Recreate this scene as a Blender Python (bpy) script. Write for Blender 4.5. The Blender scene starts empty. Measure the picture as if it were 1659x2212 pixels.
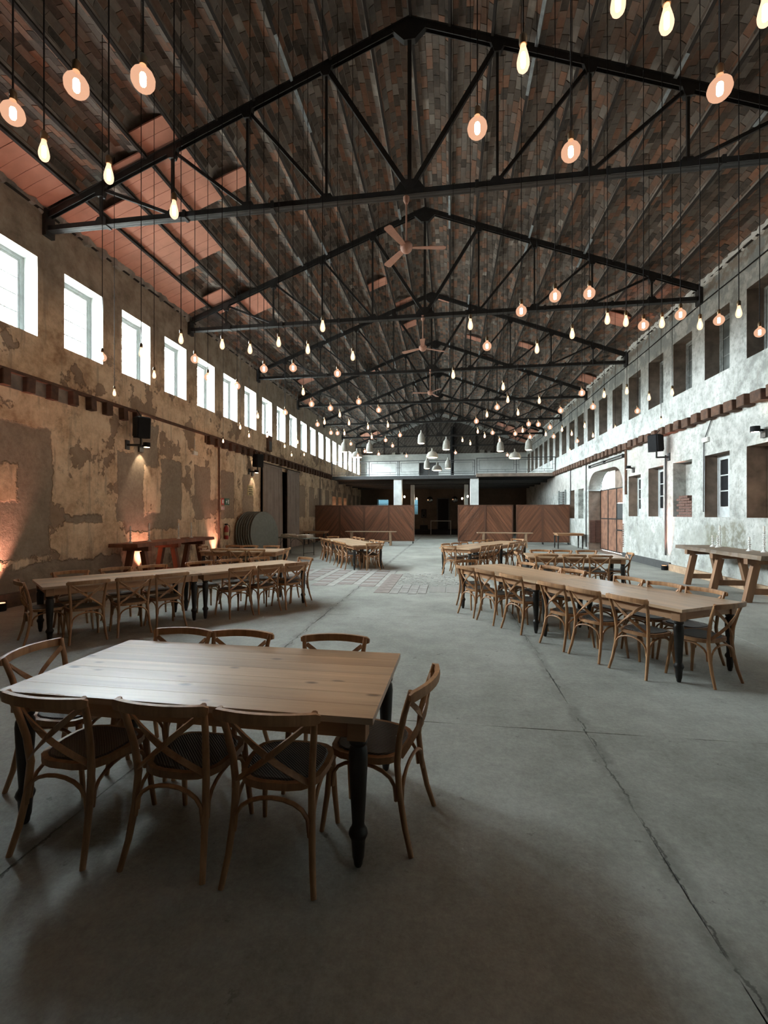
import bpy, math, random
from mathutils import Vector, Matrix
import numpy as np
random.seed(7); rng = np.random.default_rng(7)
R = math.radians
scene = bpy.context.scene
C = scene.collection

# ------------------------------------------------------------------ camera, world, exposure
F_PX, CAM_H, YAW = 985.0, 1.75, math.atan((971.0 - 829.5) / 985.0)
cam_data = bpy.data.cameras.new('camera'); cam = bpy.data.objects.new('camera', cam_data); C.objects.link(cam)
cam.location = (0, 0, CAM_H); cam.rotation_euler = (R(90), 0, YAW)
cam_data.sensor_fit = 'VERTICAL'; cam_data.sensor_height = 36.0; cam_data.lens = F_PX * 36.0 / 2212.0
cam_data.shift_y = 4.0 / 2212.0; cam_data.clip_start = 0.05; cam_data.clip_end = 300
scene.camera = cam
world = bpy.data.worlds.new('overcast_sky'); scene.world = world; world.use_nodes = True
bg = world.node_tree.nodes['Background']
SKY = 180.0
_nt = world.node_tree; _tc = _nt.nodes.new('ShaderNodeTexCoord'); _sp = _nt.nodes.new('ShaderNodeSeparateXYZ'); _rp = _nt.nodes.new('ShaderNodeValToRGB')
_nt.links.new(_tc.outputs['Generated'], _sp.inputs[0]); _nt.links.new(_sp.outputs['Z'], _rp.inputs[0]); _nt.links.new(_rp.outputs[0], bg.inputs['Color'])
_rp.color_ramp.elements[0].position = 0.0; _rp.color_ramp.elements[0].color = (0.16, 0.16, 0.15, 1)      # ground outside
_rp.color_ramp.elements[1].position = 0.04; _rp.color_ramp.elements[1].color = (0.88, 0.96, 1.0, 1)     # even overcast
bg.inputs['Strength'].default_value = SKY
scene.view_settings.view_transform = 'Standard'; scene.view_settings.look = 'None'
scene.view_settings.gamma = 1.0; scene.view_settings.use_curve_mapping = False
scene.view_settings.exposure = 0.2
cy = scene.cycles
cy.max_bounces = 7; cy.diffuse_bounces = 5; cy.glossy_bounces = 3; cy.transmission_bounces = 4; cy.transparent_max_bounces = 10
cy.caustics_reflective = False; cy.caustics_refractive = False; cy.sample_clamp_indirect = 6.0
BULB_POWER = 140.0      # filament radiance
# hall dimensions (metres; x across, y along the hall, z up)
XL, XR, XC = -8.2, 6.77, -0.72
HW = 7.485; TANR = math.tan(R(20.9)); COSR, SINR = math.cos(R(20.9)), math.sin(R(20.9))
Y0, Y1 = -1.6, 42.0
ZWALL = 7.95; ZEAVE = 7.86           # wall top, truss top-chord centre at the wall
PITCH, YK = 1.745, 8.73              # window axis spacing, near edge of window k=0
WIN_Z = (5.32, 6.92)
def ztop(x): return ZEAVE + (HW - abs(x - XC)) * TANR     # truss top chord centre line
def zvault(x): return ztop(x) + 0.13                      # spring line of the brick vaults

# ------------------------------------------------------------------ material helpers
class NT:
    def __init__(self, name):
        self.m = bpy.data.materials.new(name); self.m.use_nodes = True
        self.t = self.m.node_tree; self.n = self.t.nodes; self.l = self.t.links
        self.b = self.n['Principled BSDF']; self.out = self.n['Material Output']
    def add(self, kind, **kw):
        nd = self.n.new(kind)
        for k, v in kw.items(): setattr(nd, k, v)
        return nd
    def put(self, sock, v):
        if isinstance(v, bpy.types.NodeSocket): self.l.new(v, sock)
        elif isinstance(v, (tuple, list)) and sock.type == 'RGBA' and len(v) == 3: sock.default_value = (*v, 1)
        else: sock.default_value = v
    def math(self, op, a, b=0.0, c=None, clamp=False):
        nd = self.add('ShaderNodeMath', operation=op, use_clamp=clamp)
        self.put(nd.inputs[0], a); self.put(nd.inputs[1], b)
        if c is not None: self.put(nd.inputs[2], c)
        return nd.outputs[0]
    def vmath(self, op, a, b):
        nd = self.add('ShaderNodeVectorMath', operation=op); self.put(nd.inputs[0], a); self.put(nd.inputs[1], b)
        return nd.outputs[0]
    def pos(self): return self.add('ShaderNodeNewGeometry').outputs['Position']
    def obj(self): return self.add('ShaderNodeTexCoord').outputs['Object']
    def rand(self): return self.add('ShaderNodeObjectInfo').outputs['Random']
    def sep(self, v):
        nd = self.add('ShaderNodeSeparateXYZ'); self.put(nd.inputs[0], v); return nd.outputs
    def comb(self, x, y, z):
        nd = self.add('ShaderNodeCombineXYZ')
        for i, q in enumerate((x, y, z)): self.put(nd.inputs[i], q)
        return nd.outputs[0]
    def noise(self, vec, scale=1.0, detail=4.0, rough=0.55, color=False):
        nd = self.add('ShaderNodeTexNoise'); self.put(nd.inputs['Vector'], vec)
        nd.inputs['Scale'].default_value = scale; nd.inputs['Detail'].default_value = detail; nd.inputs['Roughness'].default_value = rough
        return nd.outputs['Color' if color else 'Fac']
    def ramp(self, fac, stops, interp='LINEAR'):
        nd = self.add('ShaderNodeValToRGB'); nd.color_ramp.interpolation = interp
        el = nd.color_ramp.elements
        while len(el) < len(stops): el.new(0.5)
        for e, (p, c) in zip(el, stops):
            e.position = p; e.color = (c, c, c, 1) if not isinstance(c, tuple) else (*c, 1)
        self.put(nd.inputs[0], fac); return nd.outputs[0]
    def mix(self, fac, a, b, kind='MIX'):
        nd = self.add('ShaderNodeMix', data_type='RGBA', blend_type=kind)
        self.put(nd.inputs[0], fac); self.put(nd.inputs[6], a); self.put(nd.inputs[7], b)
        return nd.outputs[2]
    def step(self, v, lo, hi):     # smooth 0..1 between lo and hi
        nd = self.add('ShaderNodeMapRange', interpolation_type='SMOOTHSTEP'); self.put(nd.inputs[0], v)
        nd.inputs[1].default_value = lo; nd.inputs[2].default_value = hi
        return nd.outputs[0]
    def box(self, y, z, y0, y1, z0, z1, soft=0.03):   # 1 inside the rectangle
        a = self.math('SUBTRACT', self.math('ABSOLUTE', self.math('SUBTRACT', y, (y0 + y1) / 2)), (y1 - y0) / 2)
        b = self.math('SUBTRACT', self.math('ABSOLUTE', self.math('SUBTRACT', z, (z0 + z1) / 2)), (z1 - z0) / 2)
        return self.step(self.math('MAXIMUM', a, b), soft, -soft)
    def bump(self, height, strength=0.3, dist=0.02):
        nd = self.add('ShaderNodeBump'); nd.inputs['Strength'].default_value = strength; nd.inputs['Distance'].default_value = dist
        self.put(nd.inputs['Height'], height); self.l.new(nd.outputs[0], self.b.inputs['Normal'])
    def fin(self, color, rough=0.8, metal=0.0, spec=None):
        self.put(self.b.inputs['Base Color'], color); self.put(self.b.inputs['Roughness'], rough); self.b.inputs['Metallic'].default_value = metal
        if spec is not None: self.b.inputs['Specular IOR Level'].default_value = spec
        return self.m

def plain(name, col, rough=0.6, metal=0.0, var=0.25, scale=9.0, spec=None):
    n = NT(name); f = n.noise(n.obj(), scale, 4)
    lo = tuple(c * (1 - var) for c in col); hi = tuple(min(1, c * (1 + var)) for c in col)
    return n.fin(n.ramp(f, [(0.3, lo), (0.7, hi)]), rough, metal, spec)
def wood(name, dark, light, axis=0, rough=0.45, scale=14.0, knots=False, spec=0.5):
    n = NT(name); co = n.obj(); r = n.rand()
    s = [scale, scale, scale]; s[axis] = scale * 0.07
    v = n.vmath('ADD', n.vmath('MULTIPLY', co, tuple(s)), n.comb(n.math('MULTIPLY', r, 37.0), n.math('MULTIPLY', r, 19.0), n.math('MULTIPLY', r, 53.0)))
    f = n.noise(v, 1.0, 6, 0.62); g = n.noise(v, 0.33, 3, 0.5)
    col = n.ramp(n.math('ADD', n.math('MULTIPLY', f, 0.6), n.math('MULTIPLY', g, 0.4)), [(0.33, dark), (0.62, light)])
    if knots:
        kv = n.vmath('ADD', n.vmath('MULTIPLY', co, (3.0, 7.0, 7.0)), n.comb(n.math('MULTIPLY', r, 31.0), n.math('MULTIPLY', r, 17.0), 0.0))
        vo = n.add('ShaderNodeTexVoronoi'); n.put(vo.inputs['Vector'], kv); vo.inputs['Scale'].default_value = 1.0
        kf = n.step(vo.outputs['Distance'], 0.17, 0.05)
        col = n.mix(kf, col, tuple(c * 0.45 for c in dark))
    tint = n.math('ADD', 0.82, n.math('MULTIPLY', r, 0.34))
    col = n.mix(1.0, col, n.comb(tint, tint, tint), 'MULTIPLY')
    n.bump(f, 0.12, 0.004)
    return n.fin(col, n.math('ADD', rough, n.math('MULTIPLY', f, 0.18)), 0.0, spec)
def emit(name, col, strength, sampling='AUTO'):
    n = NT(name); e = n.add('ShaderNodeEmission'); e.inputs[0].default_value = (*col, 1); e.inputs[1].default_value = strength
    n.l.new(e.outputs[0], n.out.inputs[0]); n.m.cycles.emission_sampling = sampling
    return n.m

M = {}
# --- plaster of the left wall: cream limewash over grey-brown cement, bricked-up windows, peeling
def plaster_left():
    n = NT('plaster_left'); p = n.pos(); s = n.sep(p)
    wob = n.vmath('SUBTRACT', n.noise(p, 1.6, 5, 0.6, True), (0.5, 0.5, 0.5)); fine = n.vmath('SUBTRACT', n.noise(p, 7.0, 4, 0.6, True), (0.5, 0.5, 0.5))
    q = n.sep(n.vmath('ADD', n.vmath('ADD', p, n.vmath('MULTIPLY', wob, (0.45, 0.45, 0.45))), n.vmath('MULTIPLY', fine, (0.14, 0.14, 0.14))))
    q2 = n.sep(n.vmath('ADD', n.vmath('ADD', p, n.vmath('MULTIPLY', fine, (0.20, 0.20, 0.20))), n.vmath('MULTIPLY', wob, (0.22, 0.22, 0.22))))
    big = n.noise(p, 0.55, 6, 0.6); mid = n.noise(p, 2.4, 8, 0.68)
    st = n.noise(n.vmath('MULTIPLY', p, (1, 5.0, 0.55)), 1.3, 5, 0.6)
    fin_ = n.noise(p, 11.0, 6, 0.7)
    cream = n.ramp(n.math('ADD', n.math('ADD', n.math('MULTIPLY', big, 0.35), n.math('MULTIPLY', mid, 0.45)), n.math('MULTIPLY', fin_, 0.2)), [(0.37, (0.34, 0.205, 0.12)), (0.46, (0.58, 0.40, 0.255)), (0.53, (0.74, 0.545, 0.37)), (0.62, (0.83, 0.66, 0.475))])
    grime = n.math('MULTIPLY', n.step(n.noise(p, 3.6, 8, 0.72), 0.53, 0.64), n.step(n.noise(p, 0.8, 3, 0.5), 0.40, 0.60))
    cream = n.mix(n.math('MULTIPLY', grime, 0.6), cream, (0.27, 0.19, 0.13))
    cream = n.mix(n.math('MULTIPLY', n.step(st, 0.52, 0.68), 0.5), cream, (0.25, 0.19, 0.135))
    # brown peeled patches
    peel = n.math('MULTIPLY', n.step(n.noise(p, 1.05, 7, 0.6), 0.565, 0.585), n.step(s[2], 5.9, 5.2))
    col = n.mix(n.math('MULTIPLY', peel, 0.85), cream, n.ramp(mid, [(0.35, (0.20, 0.135, 0.09)), (0.65, (0.29, 0.20, 0.14))]))
    # cement boxes
    per = n.math('SUBTRACT', n.math('PINGPONG', n.math('SUBTRACT', q2[1], YK + 0.32 - PITCH * 6), PITCH / 2), 0.0)   # distance from an opening's axis
    a = n.math('SUBTRACT', per, 0.50); b = n.math('SUBTRACT', n.math('ABSOLUTE', n.math('SUBTRACT', q2[2], 2.45)), 0.88)
    filled = n.math('MULTIPLY', n.step(n.math('MAXIMUM', a, b), 0.02, -0.02), n.step(s[1], 9.9, 10.1))
    cement = filled
    for bx_ in ((3.0, 8.4, 0.9, 3.5), (10.6, 12.9, 1.3, 1.75), (10.9, 11.9, 3.1, 4.2), (3.0, 10.4, -0.2, 0.75), (8.75, 9.9, 1.55, 1.72)):
        cement = n.math('MAXIMUM', cement, n.box(q[1], q[2], *bx_))
    white = n.box(q2[1], q2[2], 7.0, 7.66, 2.0, 2.72)
    cement = n.math('MULTIPLY', cement, n.math('SUBTRACT', 1.0, white))
    cem = n.ramp(n.math('ADD', n.math('MULTIPLY', big, 0.4), n.math('MULTIPLY', mid, 0.6)), [(0.35, (0.215, 0.165, 0.12)), (0.65, (0.33, 0.265, 0.20))])
    cem = n.mix(n.math('MULTIPLY', n.step(s[1], 12.9, 13.4), 0.6), cem, (0.36, 0.225, 0.15)); cem = n.mix(0.25, cem, n.ramp(fin_, [(0.35, (0.10, 0.075, 0.055)), (0.65, (0.42, 0.34, 0.26))]))
    rim = n.math('MULTIPLY', n.math('MULTIPLY', cement, n.math('SUBTRACT', 1.0, cement)), 1.3, clamp=True)
    col = n.mix(n.math('MULTIPLY', cement, 0.95), col, cem); col = n.mix(rim, col, (0.13, 0.09, 0.06))
    # grey weathered band above the windows and dark foot of the wall
    up = n.math('MULTIPLY', n.step(q[2], 5.5, 6.9), 0.85)
    col = n.mix(up, col, n.ramp(mid, [(0.32, (0.13, 0.105, 0.08)), (0.62, (0.31, 0.26, 0.205))]))
    foot = n.math('MULTIPLY', n.step(q[2], 1.05, 0.35), n.step(n.noise(p, 1.9, 5, 0.6), 0.36, 0.52))
    col = n.mix(n.math('MULTIPLY', foot, 0.7), col, (0.17, 0.125, 0.09))
    n.bump(n.math('SUBTRACT', n.math('MULTIPLY', mid, 0.5), n.math('MULTIPLY', n.math('MAXIMUM', cement, peel), 0.5)), 0.9, 0.06)
    return n.fin(col, 0.92)
def plaster_right():
    n = NT('plaster_right'); p = n.pos(); s = n.sep(p)
    wob = n.vmath('SUBTRACT', n.noise(p, 2.0, 5, 0.6, True), (0.5, 0.5, 0.5))
    q = n.sep(n.vmath('ADD', p, n.vmath('MULTIPLY', wob, (0.8, 0.8, 0.8))))
    big = n.noise(p, 0.7, 6, 0.6); mid = n.noise(p, 2.8, 8, 0.68)
    col = n.ramp(n.math('ADD', n.math('MULTIPLY', big, 0.55), n.math('MULTIPLY', mid, 0.45)), [(0.37, (0.23, 0.238, 0.22)), (0.46, (0.41, 0.42, 0.397)), (0.58, (0.555, 0.565, 0.54))])
    fin_ = n.noise(p, 10.0, 7, 0.72); col = n.mix(n.math('MULTIPLY', n.step(fin_, 0.49, 0.64), 0.6), col, (0.25, 0.252, 0.228))
    streak = n.noise(n.vmath('MULTIPLY', p, (1, 7.0, 0.7)), 1.4, 6, 0.65); col = n.mix(n.math('MULTIPLY', n.step(streak, 0.56, 0.68), 0.4), col, (0.33, 0.31, 0.27))
    spots = n.step(n.noise(n.vmath('MULTIPLY', p, (1, 2.2, 1)), 2.3, 7, 0.7), 0.60, 0.66)
    col = n.mix(n.math('MULTIPLY', spots, 0.55), col, (0.24, 0.25, 0.225))
    upper = n.math('MULTIPLY', n.step(q[2], 6.85, 7.15), n.step(n.noise(p, 1.7, 6, 0.6), 0.42, 0.5))
    col = n.mix(n.math('MULTIPLY', upper, 0.8), col, (0.245, 0.27, 0.265))
    top = n.math('MULTIPLY', n.step(q[2], 7.45, 7.7), n.step(mid, 0.42, 0.56))
    col = n.mix(n.math('MULTIPLY', top, 0.8), col, (0.21, 0.165, 0.125))
    pink = n.box(q[1], q[2], 15.0, 32.0, 3.0, 4.2, 0.3)
    col = n.mix(n.math('MULTIPLY', pink, 0.35), col, (0.50, 0.425, 0.375))
    low = n.math('MULTIPLY', n.step(q[2], 1.55, 1.2), n.step(n.noise(p, 1.5, 6, 0.65), 0.44, 0.56))
    col = n.mix(n.math('MULTIPLY', low, 0.6), col, (0.33, 0.335, 0.30))
    green = n.box(q[1], q[2], 11.6, 13.2, 0.75, 1.5, 0.1)
    col = n.mix(n.math('MULTIPLY', n.math('MULTIPLY', green, n.step(mid, 0.4, 0.55)), 0.8), col, (0.16, 0.155, 0.105))
    n.bump(n.math('ADD', mid, n.math('MULTIPLY', fin_, 0.35)), 0.8, 0.05)
    return n.fin(col, 0.9)
def concrete(name, dark, light, rough=0.55):
    n = NT(name); p = n.pos(); big = n.noise(p, 0.5, 6, 0.6); mid = n.noise(p, 3.1, 8, 0.7); fine = n.noise(p, 26.0, 3, 0.6)
    grit = n.noise(p, 70.0, 4, 0.7)
    f = n.math('ADD', n.math('ADD', n.math('MULTIPLY', big, 0.42), n.math('MULTIPLY', mid, 0.26)), n.math('ADD', n.math('MULTIPLY', fine, 0.16), n.math('MULTIPLY', grit, 0.16)))
    col = n.ramp(f, [(0.36, dark), (0.62, light)])
    s = n.sep(p); w1 = n.math('MULTIPLY', n.math('SUBTRACT', n.noise(p, 2.2, 6, 0.7), 0.5), 0.22)
    for xc_, wd in (((1.09, 0.010), (-2.15, 0.012)) if name.startswith('floor') else ()):
        dd = n.math('ABSOLUTE', n.math('ADD', n.math('SUBTRACT', s[0], xc_), w1))
        col = n.mix(n.math('MULTIPLY', n.math('MULTIPLY', n.step(dd, 0.10, 0.03), n.step(mid, 0.40, 0.58)), 0.45), col, tuple(c * 0.55 for c in dark))
        col = n.mix(n.math('MULTIPLY', n.math('MULTIPLY', n.step(dd, wd, wd * 0.3), n.step(n.noise(p, 1.7, 4, 0.6), 0.42, 0.5)), 0.75), col, tuple(c * 0.3 for c in dark))
    sp = n.step(n.noise(p, 5.5, 5, 0.7), 0.64, 0.70); col = n.mix(n.math('MULTIPLY', sp, 0.5), col, tuple(c * 0.45 for c in dark))
    n.bump(n.math('ADD', n.math('ADD', n.math('MULTIPLY', mid, 0.6), n.math('MULTIPLY', fine, 0.3)), n.math('MULTIPLY', grit, 0.12)), 0.35, 0.012)
    return n.fin(col, n.math('ADD', rough, n.math('MULTIPLY', mid, 0.3)), 0.0, 0.4)
def brick_mat(name, use_attr):
    n = NT(name); p = n.pos()
    if use_attr:
        a = n.add('ShaderNodeAttribute'); a.attribute_name = 'rnd'; r = a.outputs['Fac']
    else: r = n.rand()
    big = n.noise(p, 0.42, 5, 0.62); fine = n.noise(p, 14.0, 4, 0.65)
    f = n.math('ADD', n.math('MULTIPLY', r, 0.62), n.math('MULTIPLY', big, 0.52))
    col = n.ramp(f, [(0.25, (0.040, 0.035, 0.031)), (0.40, (0.125, 0.100, 0.081)), (0.55, (0.23, 0.21, 0.19)), (0.66, (0.22, 0.13, 0.088)), (0.78, (0.40, 0.19, 0.11)), (0.86, (0.30, 0.275, 0.25)), (0.98, (0.48, 0.44, 0.39))])
    col = n.mix(0.35, col, n.ramp(fine, [(0.3, (0.03, 0.028, 0.026)), (0.7, (0.22, 0.18, 0.15))]))
    col = n.mix(1.0, col, (0.84, 0.82, 0.80), 'MULTIPLY'); n.bump(fine, 0.35, 0.01)
    return n.fin(col, 0.88)
M['plL'] = plaster_left(); M['plR'] = plaster_right()
M['floor'] = concrete('floor_concrete', (0.150, 0.155, 0.138), (0.425, 0.432, 0.395))
M['joint'] = plain('joint_dirt', (0.05, 0.048, 0.042), 0.95)
M['grey_plaster'] = concrete('grey_plaster', (0.33, 0.34, 0.325), (0.64, 0.655, 0.635), 0.85)
M['dim_plaster'] = concrete('dim_plaster', (0.16, 0.125, 0.095), (0.33, 0.27, 0.21), 0.9)
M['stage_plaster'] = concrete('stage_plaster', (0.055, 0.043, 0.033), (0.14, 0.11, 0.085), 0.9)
M['brick_stuff'] = brick_mat('vault_brick_mass', True); M['brick_one'] = brick_mat('vault_brick', False)
M['mortar'] = plain('mortar', (0.28, 0.25, 0.22), 0.95, var=0.5, scale=3.0)
M['white_reveal'] = plain('white_reveal', (0.72, 0.74, 0.72), 0.85, var=0.12, scale=3)
M['brown_reveal'] = plain('brown_reveal', (0.23, 0.175, 0.138), 0.9, var=0.35, scale=3)
M['dark_reveal'] = plain('dark_reveal', (0.21, 0.175, 0.145), 0.9, var=0.4, scale=3)
M['terracotta'] = plain('terracotta_board', (0.58, 0.27, 0.19), 0.85, var=0.12, scale=2.5)
M['steel'] = plain('black_steel', (0.020, 0.019, 0.018), 0.5, 0.0, var=0.4, spec=0.45)
M['purlin'] = plain('purlin_steel', (0.018, 0.013, 0.010), 0.8, 0.0, var=0.4)
M['pale_strip'] = plain('purlin_highlight', (0.27, 0.31, 0.33), 0.6, var=0.3)  # pale tone for light caught on purlin undersides
M['chair'] = wood('chair_elm', (0.235, 0.108, 0.046), (0.46, 0.25, 0.118), 2, 0.38, 30.0)
M['seat'] = None
M['top'] = wood('table_pine', (0.30, 0.175, 0.092), (0.60, 0.415, 0.265), 0, 0.22, 11.0, True, 0.95)
M['apron'] = wood('apron_pine', (0.25, 0.115, 0.05), (0.47, 0.265, 0.14), 0, 0.45, 12.0, True)
M['blackleg'] = plain('black_paint_wood', (0.018, 0.016, 0.014), 0.42, var=0.3, spec=0.4)
M['beam'] = wood('rough_beam', (0.14, 0.07, 0.038), (0.30, 0.165, 0.09), 2, 0.7, 7.0)
M['slab'] = wood('slab_oak', (0.085, 0.056, 0.036), (0.23, 0.16, 0.105), 1, 0.5, 6.0)
M['beam_red'] = wood('red_beam', (0.12, 0.045, 0.025), (0.26, 0.105, 0.06), 2, 0.6, 7.0)
M['stub'] = wood('old_joist', (0.045, 0.026, 0.017), (0.13, 0.068, 0.043), 0, 0.85, 9.0)
M['screen'] = wood('stained_screen', (0.060, 0.022, 0.011), (0.23, 0.09, 0.045), 0, 0.42, 9.0)
M['screen_frame'] = wood('screen_frame', (0.06, 0.024, 0.012), (0.14, 0.056, 0.03), 2, 0.5, 9.0)
M['pale_wood'] = wood('pale_bench', (0.24, 0.15, 0.09), (0.42, 0.29, 0.19), 0, 0.55, 9.0)
M['black'] = plain('black_plastic', (0.009, 0.009, 0.010), 0.75, spec=0.2)
M['darkgrey'] = plain('dark_grey', (0.05, 0.05, 0.05), 0.6)
M['white'] = plain('white_paint', (0.74, 0.74, 0.72), 0.55, var=0.08)
M['candle'] = plain('candle_wax', (0.80, 0.77, 0.70), 0.5, var=0.05)
M['frame_white'] = plain('window_paint', (0.50, 0.53, 0.53), 0.6, var=0.15)
M['frame_grey'] = plain('old_window_paint', (0.25, 0.27, 0.26), 0.75, var=0.4)
M['dirty_glass'] = plain('dirty_glass', (0.10, 0.11, 0.105), 0.35, var=0.6, scale=2.0)
M['curtain'] = plain('curtain_cloth', (0.27, 0.215, 0.185), 0.95, var=0.15, scale=2)
M['rust'] = plain('rusty_sheet', (0.21, 0.10, 0.06), 0.75, var=0.45, scale=3.5)
M['concrete_shade'] = plain('concrete_shade', (0.25, 0.24, 0.21), 0.85, var=0.15)
M['fan'] = plain('fan_pink', (0.50, 0.29, 0.225), 0.55, var=0.1)
M['tile_dark'] = plain('dark_tile', (0.25, 0.215, 0.195), 0.7, var=0.25, scale=5)
M['tile_pale'] = plain('pale_tile', (0.37, 0.365, 0.345), 0.7, var=0.2, scale=4)
M['paver'] = plain('grey_paver', (0.30, 0.29, 0.27), 0.8, var=0.25, scale=5)
M['redbrick'] = plain('red_brick', (0.15, 0.08, 0.062), 0.9, var=0.4, scale=8)
M['round_table'] = plain('round_table_grey', (0.165, 0.175, 0.155), 0.6, var=0.12)
M['round_edge'] = plain('round_table_edge', (0.10, 0.088, 0.07), 0.7)
M['linen'] = plain('folded_linen', (0.66, 0.60, 0.54), 0.95, var=0.2, scale=6)
M['red'] = plain('extinguisher_red', (0.33, 0.03, 0.022), 0.35, var=0.1)
M['green'] = plain('sign_green', (0.01, 0.10, 0.06), 0.5, var=0.1)
M['signred'] = plain('sign_red', (0.5, 0.06, 0.04), 0.5, var=0.1)
M['plaque'] = plain('plaque_yellow', (0.47, 0.37, 0.20), 0.7, var=0.1)
M['ink'] = plain('plaque_ink', (0.10, 0.085, 0.06), 0.7)
M['mirror'] = NT('mirror_ball').fin((0.55, 0.55, 0.55), 0.12, 1.0)
M['brass'] = plain('aged_brass', (0.12, 0.085, 0.045), 0.45, 0.6)
def seat_mat():
    n = NT('woven_seat'); co = n.obj()
    w = n.add('ShaderNodeTexWave'); n.put(w.inputs['Vector'], co); w.inputs['Scale'].default_value = 38.0; w.bands_direction = 'DIAGONAL'
    n.bump(w.outputs['Fac'], 0.5, 0.004)
    return n.fin(n.ramp(w.outputs['Fac'], [(0.2, (0.030, 0.026, 0.022)), (0.8, (0.062, 0.054, 0.045))]), 0.42)
M['seat'] = seat_mat()
def pane_mat():
    n = NT('window_pane'); t = n.add('ShaderNodeBsdfTransparent'); g = n.add('ShaderNodeBsdfGlossy'); g.inputs['Roughness'].default_value = 0.05
    t.inputs[0].default_value = (0.94, 0.97, 0.97, 1); mx = n.add('ShaderNodeMixShader'); mx.inputs[0].default_value = 0.05
    n.l.new(t.outputs[0], mx.inputs[1]); n.l.new(g.outputs[0], mx.inputs[2]); n.l.new(mx.outputs[0], n.out.inputs[0]); return n.m
M['pane'] = pane_mat()
def dimming_glass_mat():
    n = NT('dimming_transom_glass'); t = n.add('ShaderNodeBsdfTransparent'); d = n.add('ShaderNodeBsdfDiffuse'); f = n.noise(n.obj(), 3.0, 5, 0.6)
    t.inputs[0].default_value = (0.40, 0.44, 0.46, 1); d.inputs[0].default_value = (0.3, 0.3, 0.28, 1); mx = n.add('ShaderNodeMixShader'); n.l.new(n.ramp(f, [(0.3, 0.1), (0.7, 0.35)]), mx.inputs[0])
    n.l.new(t.outputs[0], mx.inputs[1]); n.l.new(d.outputs[0], mx.inputs[2]); n.l.new(mx.outputs[0], n.out.inputs[0]); return n.m
M['dusty'] = dimming_glass_mat()  # glass darkened on purpose to weaken daylight through the transom
def blue_pane():
    n = NT('blue_dimming_pane'); t = n.add('ShaderNodeBsdfTransparent'); t.inputs[0].default_value = (0.0016, 0.0034, 0.0042, 1); d = n.add('ShaderNodeBsdfGlossy'); d.inputs['Roughness'].default_value = 0.15
    mx = n.add('ShaderNodeMixShader'); mx.inputs[0].default_value = 0.06; n.l.new(t.outputs[0], mx.inputs[1]); n.l.new(d.outputs[0], mx.inputs[2]); n.l.new(mx.outputs[0], n.out.inputs[0]); return n.m
M['blue_pane'] = blue_pane()  # very deep tint added to bring the bright sky down to pale blue
def bulb_glass(nm, ec, es):
    n = NT(nm); t = n.add('ShaderNodeBsdfTransparent'); t.inputs[0].default_value = (1.0, 0.86, 0.70, 1)
    e = n.add('ShaderNodeEmission'); e.inputs[0].default_value = (*ec, 1); e.inputs[1].default_value = es
    mx = n.add('ShaderNodeMixShader'); mx.inputs[0].default_value = 0.5
    n.l.new(t.outputs[0], mx.inputs[1]); n.l.new(e.outputs[0], mx.inputs[2]); n.l.new(mx.outputs[0], n.out.inputs[0])
    n.m.cycles.emission_sampling = 'NONE'; return n.m
M['bulb_glass'] = bulb_glass('amber_globe_glass', (1.0, 0.57, 0.38), 1.0); M['pear_glass'] = bulb_glass('amber_pear_glass', (1.0, 0.66, 0.44), 2.0)
M['filament'] = emit('filament', (1.0, 0.57, 0.30), BULB_POWER, 'FRONT')
M['lamp_white'] = emit('lamp_face', (1.0, 0.80, 0.55), 14.0, 'NONE')
M['lamp_orange'] = emit('uplight_face', (1.0, 0.42, 0.20), 3.0, 'NONE')

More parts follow.
